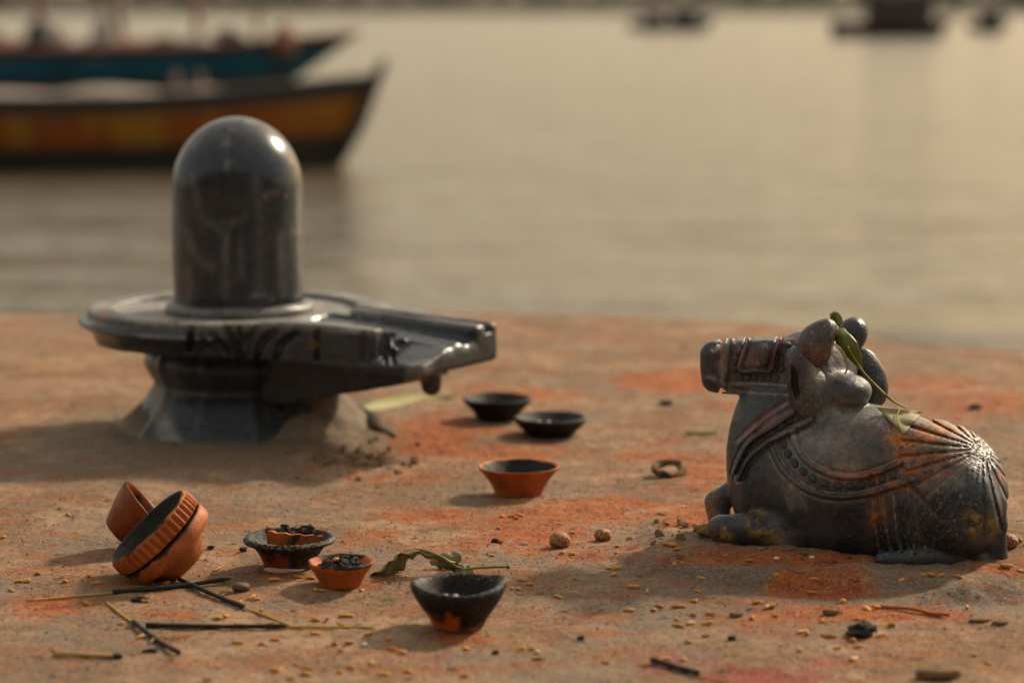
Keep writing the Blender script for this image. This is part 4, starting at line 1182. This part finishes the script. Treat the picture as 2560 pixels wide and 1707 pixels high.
ORD = ['nearest', 'second nearest', 'third nearest', 'fourth nearest', 'fifth nearest', 'sixth nearest', 'seventh nearest', 'eighth nearest', 'ninth nearest', 'tenth nearest'] + ['eleventh nearest', 'twelfth nearest', 'thirteenth nearest', 'fourteenth nearest', 'fifteenth nearest', 'sixteenth nearest']
buck = {}
for x, y in seen:
    nm = min(LAND, key=lambda k: (LAND[k][0] - x) ** 2 + (2.2 * (LAND[k][1] - y)) ** 2)
    dx, dy = x - LAND[nm][0], y - LAND[nm][1]
    rel = ('right of ' if dx > 0 else 'left of ') + nm if abs(dx) > 1.6 * abs(dy) else ('in front of ' if dy > 0 else 'behind ') + nm
    buck.setdefault(rel, []).append((dx * dx + dy * dy, x, y))
for rel, L in buck.items():
  for rank, (_, x, y) in enumerate(sorted(L)):
    p = G(x, y, .0010)
    o = bpy.data.objects.new('rice_grain', rg.choice(RICE)); COL.objects.link(o)
    o.location = p; s_ = rg.uniform(.72, 1.12); o.scale = (s_ * rg.uniform(.85, 1.15), s_ * rg.uniform(.8, 1.25), s_ * rg.uniform(.8, 1.1))
    o.rotation_euler = (rg.uniform(0, 6), rg.uniform(-.15, .3), rg.gauss(0, .6) + (3.14 if rg.random() < .5 else 0))
    tag(o, 'golden rice grain %s, %s' % (rel, ORD[rank]), 'rice grain', 'scattered rice grains')
WG = grain_mesh('white', .0021, .0017, 0, 6, M_WHITE)
for k, (x, y) in enumerate(((560 + 1052 * .3316, 1240 + 1135 * .3316), (1280 + 115 * .5442, 1200 + 797 * .5442), (1280 + 1215 * .5442, 1200 + 368 * .5442), (2030, 1398))):
    o = bpy.data.objects.new('white_grain', WG); COL.objects.link(o); o.location = G(x, y, .0013)
    tag(o, 'small white grain lying among the golden rice', 'grain', 'white grains')
for o in [q for q in COL.objects if q.name.startswith('pale_grain')]: bpy.data.objects.remove(o)
for b_, dx, dy, dz, lab in ((b3, -.011, -.008, .0135, 'left pale grain inside the front black lamp'), (b3, -.002, -.009, .0135, 'right pale grain inside the front black lamp'),
                            (b4, -.008, -.0165, .0245, 'left pale grain inside the nearest sooty lamp'), (b4, -.0015, -.0175, .0245, 'right pale grain inside the nearest sooty lamp'), (b6, -.003, -.004, .0195, 'ochre grain on top of the coals in the small orange lamp')):
    o = bpy.data.objects.new('pale_grain', WG if b_ is not b6 else RICE[2]); COL.objects.link(o); o.location = b_ + Vector((dx, dy, dz)); o.rotation_euler = (0, 0, .4)
    tag(o, lab, 'grain')

# round wrinkled nuts
n = NT('wrinkled_nut', .5, .4); a_ = n.noise(500, 4, .6)
M_NUT = n.out(n.mix(n.mr(n.attr('crease'), .25, .8), n.mix(a_, (.36, .14, .045), (.46, .23, .09)), (.13, .035, .012)), None, n.bump(a_, .5, .0006))
def nut_mesh(seed):
    import bmesh
    bm = bmesh.new(); bmesh.ops.create_icosphere(bm, subdivisions=4, radius=1.0)
    v = np.array([x.co[:] for x in bm.verts]); f = [tuple(q.index for q in fc.verts) for fc in bm.faces]; bm.free()
    n1 = fbm(v[:, 0] * 3 + seed, v[:, 1] * 3, v[:, 2] * 3, o=2, seed=seed)
    w = np.abs(np.sin(n1 * 11 + v[:, 2] * 3))
    r = 1 + .16 * w + .06 * n1
    return [tuple(q) for q in v * r[:, None] * np.array([1, 1, .82])], f, 1 - w
for k, (x, y, s_, lab) in enumerate(((1399, 1368, .0070, 'round wrinkled brown nut on the orange dust, left of the pair in front'), (1507, 1352, .0058, 'round wrinkled brown nut, right of the pair in the open'), (2521, 1368, .0062, 'wrinkled orange brown nut just behind the bull statue tail'))):
    v, f, w_ = nut_mesh(k + 3); o = mesh_obj('nut', v, f, M_NUT, None, G(x, y, s_ * .72), attrs={'crease': w_}); o.scale = (s_, s_, s_); tag(o, lab, 'nut')
v, f = lump_mesh(6, 3, .12, 1.2)
o = mesh_obj('seed', v, f, mat_plain('dark_seed', (.02, .017, .014), (.22, .13, .05), 60, .5, .4, .0008), None, G(603, 1478, .0028)); o.scale = (.0064, .0045, .0036); tag(o, 'flat oval dark seed beside the end of the long incense stick', 'seed')

# charred ring
v, f = [], []
for a in range(28):
    t = 2 * math.pi * a / 28
    for b in range(10):
        p = 2 * math.pi * b / 10; r = .0034 * (1 + .12 * math.sin(3 * t + 1)) * (1 + .08 * math.sin(3 * p + 5 * t))
        v.append(((.0118 + r * math.cos(p)) * math.cos(t), (.0128 + r * math.cos(p)) * math.sin(t), r * .9 * math.sin(p) + .001 * math.sin(2 * t)))
f = [(a * 10 + b, ((a + 1) % 28) * 10 + b, ((a + 1) % 28) * 10 + (b + 1) % 10, a * 10 + (b + 1) % 10) for a in range(28) for b in range(10)]
n = NT('charred_dough', .8, .3); a_ = n.noise(150, 4, .6)
o = mesh_obj('charred_ring', v, f, n.out(n.mix(n.mr(a_, .45, .58), (.022, .018, .015), (.24, .13, .05)), None, n.bump(a_, .6, .002)), None, G(1671, 1186, .0048)); o.rotation_euler.x = R(16); tag(o, 'small charred brown ring lying on the ledge beside the bull', 'ring')

# incense sticks: bare bamboo and coated part
M_BAMBOO = mat_plain('yellow_bamboo', (.42, .25, .045), (.52, .33, .07), 300, .6, .3, .0003)
M_INCENSE = mat_plain('black_incense_paste', (.018, .017, .016), (.050, .045, .040), 350, .85, .25, .0008)
def stick(name, label, cat, pts_bare, pts_coat, rb=.00075, rc_=.0016):
    P0 = G(*pts_coat[0])
    e = empty(name, P0); tag(e, label, cat)
    def line(pts, r, nm, m):
        w = [G(x, y, r + .0004 + (q[0] if q else 0)) for x, y, *q in pts]
        w = [Vector(q) for q in spline([tuple(u) for u in w], 6)]
        k = np.linspace(0, 1, len(w))
        rad_ = [r * (1 + .10 * math.sin(i * 1.7) * (m is M_INCENSE)) for i in range(len(w))]
        tube(nm, w, rad_, m, e, 10, loc=tuple(P0)).location = (0, 0, 0)
    if pts_bare: line(pts_bare, rb, 'bamboo', M_BAMBOO)
    if pts_coat: line(pts_coat, rc_, 'coating', M_INCENSE)
stick('incense_stick', 'long incense stick with yellow end, running in front of the tumbled bowls', 'incense stick', [(65, 1505), (170, 1496), (285, 1486)], [(282, 1486), (380, 1478), (470, 1469), (575, 1458, .002)])
stick('incense_stick', 'incense stick slanting down to the right from under the tumbled bowls', 'incense stick', [(608, 1522), (660, 1541), (724, 1567)], [(448, 1454), (500, 1478), (555, 1502), (610, 1523)])
stick('incense_stick', 'short incense stick slanting right across the lower left corner', 'incense stick', [(268, 1510), (300, 1536), (335, 1562)], [(333, 1560), (370, 1590), (410, 1618), (448, 1638)])
stick('incense_stick', 'incense stick lying level, its thin end pointing at the nearest lamp', 'incense stick', [(712, 1570), (820, 1571), (936, 1572)], [(365, 1569), (480, 1572), (600, 1573), (714, 1571)])
e = empty('burnt_match', G(218, 1643)); tag(e, 'burnt matchstick lying level at the bottom left', 'match')
L0 = Vector(e.location)
t_ = tube('stick', [G(132, 1641, .0016), G(218, 1643, .0016), G(285, 1645, .0016)], [.00155, .0015, .00145], mat_plain('match_wood', (.42, .25, .085), (.50, .33, .13), 200, .7, .2, .0004), e, 6, loc=tuple(L0)); t_.location = (0, 0, 0)
t_ = tube('head', [G(283, 1645, .0016), G(290, 1646, .0016), G(303, 1646, .0016), G(307, 1646, .0015)], [.0015, .0021, .0019, .0006], M_COAL, e, 8, loc=tuple(L0)); t_.location = (0, 0, 0)
stick('burnt_stick', 'charred stick end with thin tail at the bottom edge, right of centre', 'stick', [(1742, 1690), (1790, 1703), (1830, 1712)], [(1630, 1657), (1690, 1676), (1746, 1691)], .0006, .0018)
M_STRAW = mat_plain('dry_straw', (.30, .17, .06), (.40, .25, .10), 200, .8, .2, .0003)
for k, (pts, lab) in enumerate((([(372, 1612), (395, 1600), (430, 1600), (478, 1594)], 'thin bent straw beside the short incense stick'), ([(548, 1487), (565, 1486), (585, 1484)], 'tiny dark twig beside the oval seed'),
                                ([(2200, 1520), (2280, 1530), (2330, 1537), (2375, 1545)], 'orange stained fibre in front of the bull statue'))):
    w = [G(x, y, .0012 + .0012 * (i % 2)) for i, (x, y) in enumerate(pts)]
    o = tube('straw', [Vector(q) for q in spline([tuple(u) for u in w], 4)], .0007 if k < 2 else .0012, M_STRAW if k < 2 else mat_plain('stained_fibre', (.34, .11, .03), (.40, .16, .05), 200, .8, .2, .0004), None, 6, loc=tuple(w[0])); o.location = w[0]; tag(o, lab, 'straw')

# loose lumps
for x, y, s_, lab in ((2158, 1588, (.0085, .006, .0055), 'black charcoal lump on the ledge in front of the bull'), (608, 1378, (.0026, .002, .002), 'tiny charcoal crumb beside the charred lamp bowl'),
                      (528, 1370, (.0022, .0018, .0012), 'tiny flat charcoal crumb between the tumbled bowls and the charred lamp'), (1829, 1600, (.0026, .002, .002), 'small black crumb in the open foreground, right of centre'),
                      (1665, 1012, (.006, .004, .003), 'blurred dark crumb on the far part of the ledge'), (2440, 1022, (.006, .004, .003), 'blurred dark crumb behind the bull at the right'),
                      (1238, 1356, (.0022, .0018, .0018), 'dark green crumb beside a grain, right of the dry leaf'), (1452, 1598, (.0022, .0018, .0015), 'dark crumb in the open foreground, at the centre'), (1240, 1634, (.002, .0015, .0015), 'dark crumb just below the nearest lamp'),
                      (350, 1503, (.0045, .003, .002), 'sooty flake under the long incense stick'), (378, 1630, (.004, .002, .0015), 'grey chip beside the tip of the short incense stick')):
    coal(G(x, y, s_[2] * .6), s_, lab, rot=(0, 0, random.uniform(-.4, .4)))
M_CLOD = mat_plain('earth_clod', (.20, .13, .08), (.34, .22, .13), 180, .9, .1, .003)
v, f = lump_mesh(11, 3, .5, 1.8); CL = bpy.data.meshes.new('clod'); CL.from_pydata(v, [], f); CL.update(); CL.materials.append(M_CLOD)
for x, y, s_, lab in ((2345, 1690, (.013, .006, .004), 'long brown clod at the bottom right'), (1840, 1540, (.0042, .003, .0022), 'pale clod of pressed rice in front of the bull'), (2078, 1535, (.0055, .004, .003), 'orange stained clod in front of the bull, right of the pale one'),
                      (2500, 1560, (.005, .003, .002), 'flat grey pebble near the right edge'), (2450, 1552, (.007, .003, .0015), 'flat tan pebble near the right edge')):
    coal(G(x, y, s_[2] * .5), s_, lab, name='earth_clod', cat='clod', mesh=CL, rot=(0, 0, .1))
# crumbled cement at the foot of the lingam
for k in range(40):
    x, y = random.gauss(890, 80), random.gauss(1148, 20)
    s_ = random.uniform(.0018, .0042)
    coal(G(x, y, s_ * .3), (s_ * 1.2, s_, s_ * .75), 'crumb of broken cement at the foot of the lingam', 'cement crumbs by the lingam', name='cement_crumb', cat='rubble', mesh=CL)
for k in range(10):
    x, y = random.uniform(1610, 1720), random.uniform(1300, 1400)
    s_ = random.uniform(.0015, .0038)
    coal(G(x, y, s_ * .3), (s_ * 1.2, s_, s_ * .7), 'crumb of broken plaster beside the bull pad', 'plaster crumbs by the bull', name='plaster_crumb', cat='rubble', mesh=CL)
v, f = lump_mesh(14, 3, .7, 2.4)
o = mesh_obj('plaster_chunk', v, f, mat_plain('yellow_stained_plaster', (.22, .15, .09), (.40, .24, .07), 130, .9, .1, .003), None, G(1772, 1335, .003)); o.scale = (.010, .008, .0042); tag(o, 'rough plaster chunk stained yellow at the bull statue foreleg', 'plaster')

# leaves
def leaf(name, spine, widths, label, mat, side=None, cup=.15, ribs=9, parent=None, thick=.00035, fold=0.0, wave=0.0):
    sp_ = [Vector(p) for p in spline([tuple(q) for q in spine], 5)]; n = len(sp_)
    wd = np.interp(np.linspace(0, 1, n), np.linspace(0, 1, len(widths)), widths)
    v, f = [], []
    for k, p in enumerate(sp_):
        d_ = (sp_[min(k + 1, n - 1)] - sp_[max(k - 1, 0)]).normalized()
        s_ = Vector(side) if side is not None and not callable(side) else (Vector(side(k / (n - 1))) if callable(side) else Vector((0, 1, 0)))
        s_ = (s_ - d_ * s_.dot(d_)).normalized(); u = s_.cross(d_)
        for j in range(ribs):
            t = -1 + 2 * j / (ribs - 1)
            v.append(p - Vector(spine[0]) + s_ * wd[k] * t + u * wd[k] * (cup * t * t + fold * abs(t) + wave * math.sin(k * 1.1 + t * 3) * abs(t)))
    for k in range(n - 1):
        for j in range(ribs - 1): f.append((k * ribs + j, k * ribs + j + 1, (k + 1) * ribs + j + 1, (k + 1) * ribs + j))
    o = mesh_obj(name, v, f, mat, parent, spine[0])
    m = o.modifiers.new('thickness', 'SOLIDIFY'); m.thickness = thick; m.offset = 0
    if label: tag(o, label, 'leaf')
    return o
M_DRYLEAF = mat_plain('dry_leaf', (.14, .13, .055), (.28, .24, .13), 120, .65, .3, .0008)
M_GREEN = mat_plain('green_leaf', (.10, .11, .012), (.17, .175, .025), 90, .45, .4, .0005)
M_STEM = mat_plain('leaf_stem', (.17, .15, .02), (.24, .20, .04), 90, .55, .3, .0003)
M_PALELEAF = mat_plain('faded_leaf', (.30, .28, .15), (.44, .41, .25), 160, .7, .2, .0006)
gy = G(1040, 1432)
def LP(px, py, dy=0.0): return at(px, py, gy.y + dy)
lf = empty('curled_leaf', G(1040, 1432)); tag(lf, 'dry curled leaf with a thin stalk, arched between the small bowls', 'leaf')
def addpart(o): o.parent = lf; o.location = Vector(o.location) - Vector(lf.location)
o = leaf('blade', [LP(927, 1436, -.004), LP(960, 1424, -.004), LP(988, 1398), LP(1022, 1377), LP(1060, 1378), LP(1100, 1393), LP(1136, 1412, .004), LP(1165, 1428, .004)], [.001, .0068, .0080, .0062, .0044, .0036, .0055, .0040],
         None, M_DRYLEAF, side=lambda t: (.1, .75, -.65 - .3 * math.sin(t * 9)), cup=.55, wave=.3); addpart(o)
o = leaf('blade', [LP(1075, 1406, .014), LP(1100, 1398, .016), LP(1130, 1394, .018), LP(1152, 1386, .020)], [.0015, .0052, .0060, .0030], None, M_DRYLEAF, side=(0, .5, .8), cup=.7, wave=.3); addpart(o)
o = leaf('blade', [LP(1140, 1420, .0), LP(1160, 1428, -.002), LP(1182, 1436, -.002)], [.003, .0065, .0045], None, M_DRYLEAF, side=(.3, .3, .9), cup=.6, wave=.35); addpart(o)
o = tube('stalk', [Vector(q) for q in spline([tuple(LP(*q)) for q in ((990, 1393, -.002), (1040, 1373, -.002), (1100, 1390, -.003), (1150, 1420, -.001), (1190, 1419, 0), (1230, 1417, .001), (1268, 1416, .002))], 4)], .0009, M_STEM, None, 8, loc=tuple(lf.location)); o.location = (0, 0, 0); o.parent = lf
o = tube('stalk_end', [LP(1264, 1416, .002), LP(1270, 1416, .002), LP(1275, 1418, .002)], [.001, .0019, .0012], M_STEM, None, 8, loc=tuple(lf.location)); o.location = (0, 0, 0); o.parent = lf

# green leaf caught between the horns
hl = empty('green_leaf', at(2110, 850, 1.735)); tag(hl, 'fresh green leaf caught between the horns of the bull statue', 'leaf')
def addh(o): o.parent = hl; o.location = Vector(o.location) - Vector(hl.location)
o = leaf('blade', [at(2097, 822, 1.732), at(2104, 842, 1.722), at(2122, 868, 1.716), at(2140, 896, 1.715), at(2156, 928, 1.714)], [.0036, .0062, .0066, .0046, .0006], None, M_GREEN, side=(.86, -.25, .45), cup=.15, fold=.25); addh(o)
o = leaf('blade', [at(2075, 802, 1.745), at(2084, 794, 1.745), at(2092, 800, 1.742), at(2101, 812, 1.738)], [.0012, .0042, .0040, .0022], None, M_GREEN, side=(.5, -.5, .7), cup=.4, fold=.2); addh(o)
o = leaf('blade', [at(2087, 802, 1.744), at(2086, 792, 1.745), at(2086, 785, 1.745)], [.003, .0018, .0003], None, M_GREEN, side=(1, 0, 0), cup=.1); addh(o)
pe, _ = nv.hit(2268, 1024, 1.60, 1.84)
o = tube('stalk', [Vector(q) for q in spline([tuple(q) for q in (at(2118, 866, 1.713), at(2156, 928, 1.712), at(2192, 966, 1.712), at(2230, 1001, 1.706), at(2266, 1019, pe.y - .002))], 4)], .0009, M_STEM, None, 8, loc=tuple(hl.location)); o.location = (0, 0, 0); o.parent = hl
o = tube('dry_tendril', [Vector(q) for q in spline([tuple(at(*q)) for q in ((2084, 858, 1.716), (2100, 872, 1.713), (2113, 893, 1.712), (2119, 915, 1.711), (2113, 934, 1.711))], 4)], [.0004 + .0009 * math.sin(i * .19) for i in range(17)], M_PALELEAF, None, 6, loc=tuple(hl.location)); o.location = (0, 0, 0); o.parent = hl

# faded triangular leaf piece on the back
tri = [(2188, 1019), (2307, 1030), (2259, 1087)]
v, f, ix = [], [], {}
NT_ = 10
for a in range(NT_ + 1):
    for b in range(NT_ + 1 - a):
        u, w = a / NT_, b / NT_; q = 1 - u - w
        px = tri[0][0] * q + tri[1][0] * u + tri[2][0] * w; py = tri[0][1] * q + tri[1][1] * u + tri[2][1] * w
        p, nn = nv.hit(px, max(py, 1030 + .06 * (px - 2188)), 1.60, 1.84)
        d_ = at(px, py, p.y)
        ix[a, b] = len(v); v.append(d_ + Vector((0, -.0012, .0008)) + Vector((0, -1, .3)) * .0005 * math.sin(u * 5 + w * 4))
for a in range(NT_):
    for b in range(NT_ - a):
        f.append((ix[a, b], ix[a + 1, b], ix[a, b + 1]))
        if b < NT_ - a - 1: f.append((ix[a + 1, b], ix[a + 1, b + 1], ix[a, b + 1]))
o0 = Vector(v[0]); o = mesh_obj('leaf_piece', [q - o0 for q in v], f, M_PALELEAF, None, o0)
m = o.modifiers.new('thickness', 'SOLIDIFY'); m.thickness = .0004; m.offset = 0
tag(o, 'faded triangular leaf piece lying on the bull statue back', 'leaf')
mr_ = [v[ix[a, 0]] * (1 - t) + v[ix[0, NT_]] * t for a, t in ((5, 0), (4, .25), (3, .5), (1, .8))]
q_ = tube('midrib', [p + Vector((0, -.0009, .0004)) for p in mr_], .0004, M_STEM, o, 6, loc=tuple(o0)); q_.location = (0, 0, 0)
# flat leaves farther back, and a dark crevice strip
def flat_leaf(pts, w, label, mat, name='flat_leaf'):
    leaf(name, [G(x, y, .003) for x, y in pts], w, label, mat, side=(.1, 1, .15), cup=.3)
flat_leaf([(905, 1030), (960, 1019), (1010, 1006), (1075, 994), (1142, 996)], [.002, .012, .014, .012, .002], 'long yellow green leaf lying behind the spout', mat_plain('yellow_green_leaf', (.20, .19, .05), (.30, .28, .09), 60, .6, .3, .001))
flat_leaf([(895, 1022), (930, 1050), (960, 1078), (992, 1098)], [.002, .006, .006, .001], 'narrow dark strip for the crevice at the foot of the cement collar', mat_plain('crevice_dark', (.05, .04, .025), (.09, .07, .045), 60, .7, .2, .001))  # dark sheet standing in for the crevice beside the lifted plaster flake
flat_leaf([(1712, 1088), (1750, 1085), (1802, 1088)], [.001, .007, .001], 'small green leaf on the ledge just left of the bull', M_GREEN)
flat_leaf([(1705, 868), (1750, 866), (1790, 867)], [.002, .012, .002], 'blurred dark leaf near the far edge of the ledge', M_DRYLEAF)

# loose grit: far too many to count
v, f = [], []
rs_ = np.random.RandomState(5)
N = 22000
gx = rs_.uniform(-.45, .50, N); gy_ = rs_.uniform(1.28, 2.4, N)
keep = (fbm(gx * 12, gy_ * 12, o=3, seed=300) + rs_.uniform(-.5, .5, N)) > -.15
gx, gy_ = gx[keep], gy_[keep]; gzv = gz(gx, gy_); sz = .00022 + .0008 * rs_.rand(len(gx)) ** 2.2
octv = np.array([(1, 0, 0), (-1, 0, 0), (0, 1, 0), (0, -1, 0), (0, 0, 1), (0, 0, -1)], float)
octf = np.array([(0, 2, 4), (2, 1, 4), (1, 3, 4), (3, 0, 4), (2, 0, 5), (1, 2, 5), (3, 1, 5), (0, 3, 5)])
VV = (octv[None] * sz[:, None, None] * rs_.uniform(.6, 1.3, (len(gx), 6, 1)) + np.stack([gx, gy_, gzv + sz * .4], -1)[:, None, :]).reshape(-1, 3)
FF = (octf[None] + 6 * np.arange(len(gx))[:, None, None]).reshape(-1, 3)
o = mesh_obj('grit', VV, FF, mat_plain('grit', (.10, .07, .05), (.48, .34, .22), 140, .8, .3, .0002), smooth=False)
o['kind'] = 'stuff'; tag(o, 'fine loose grit strewn over the dusty ledge', 'grit')
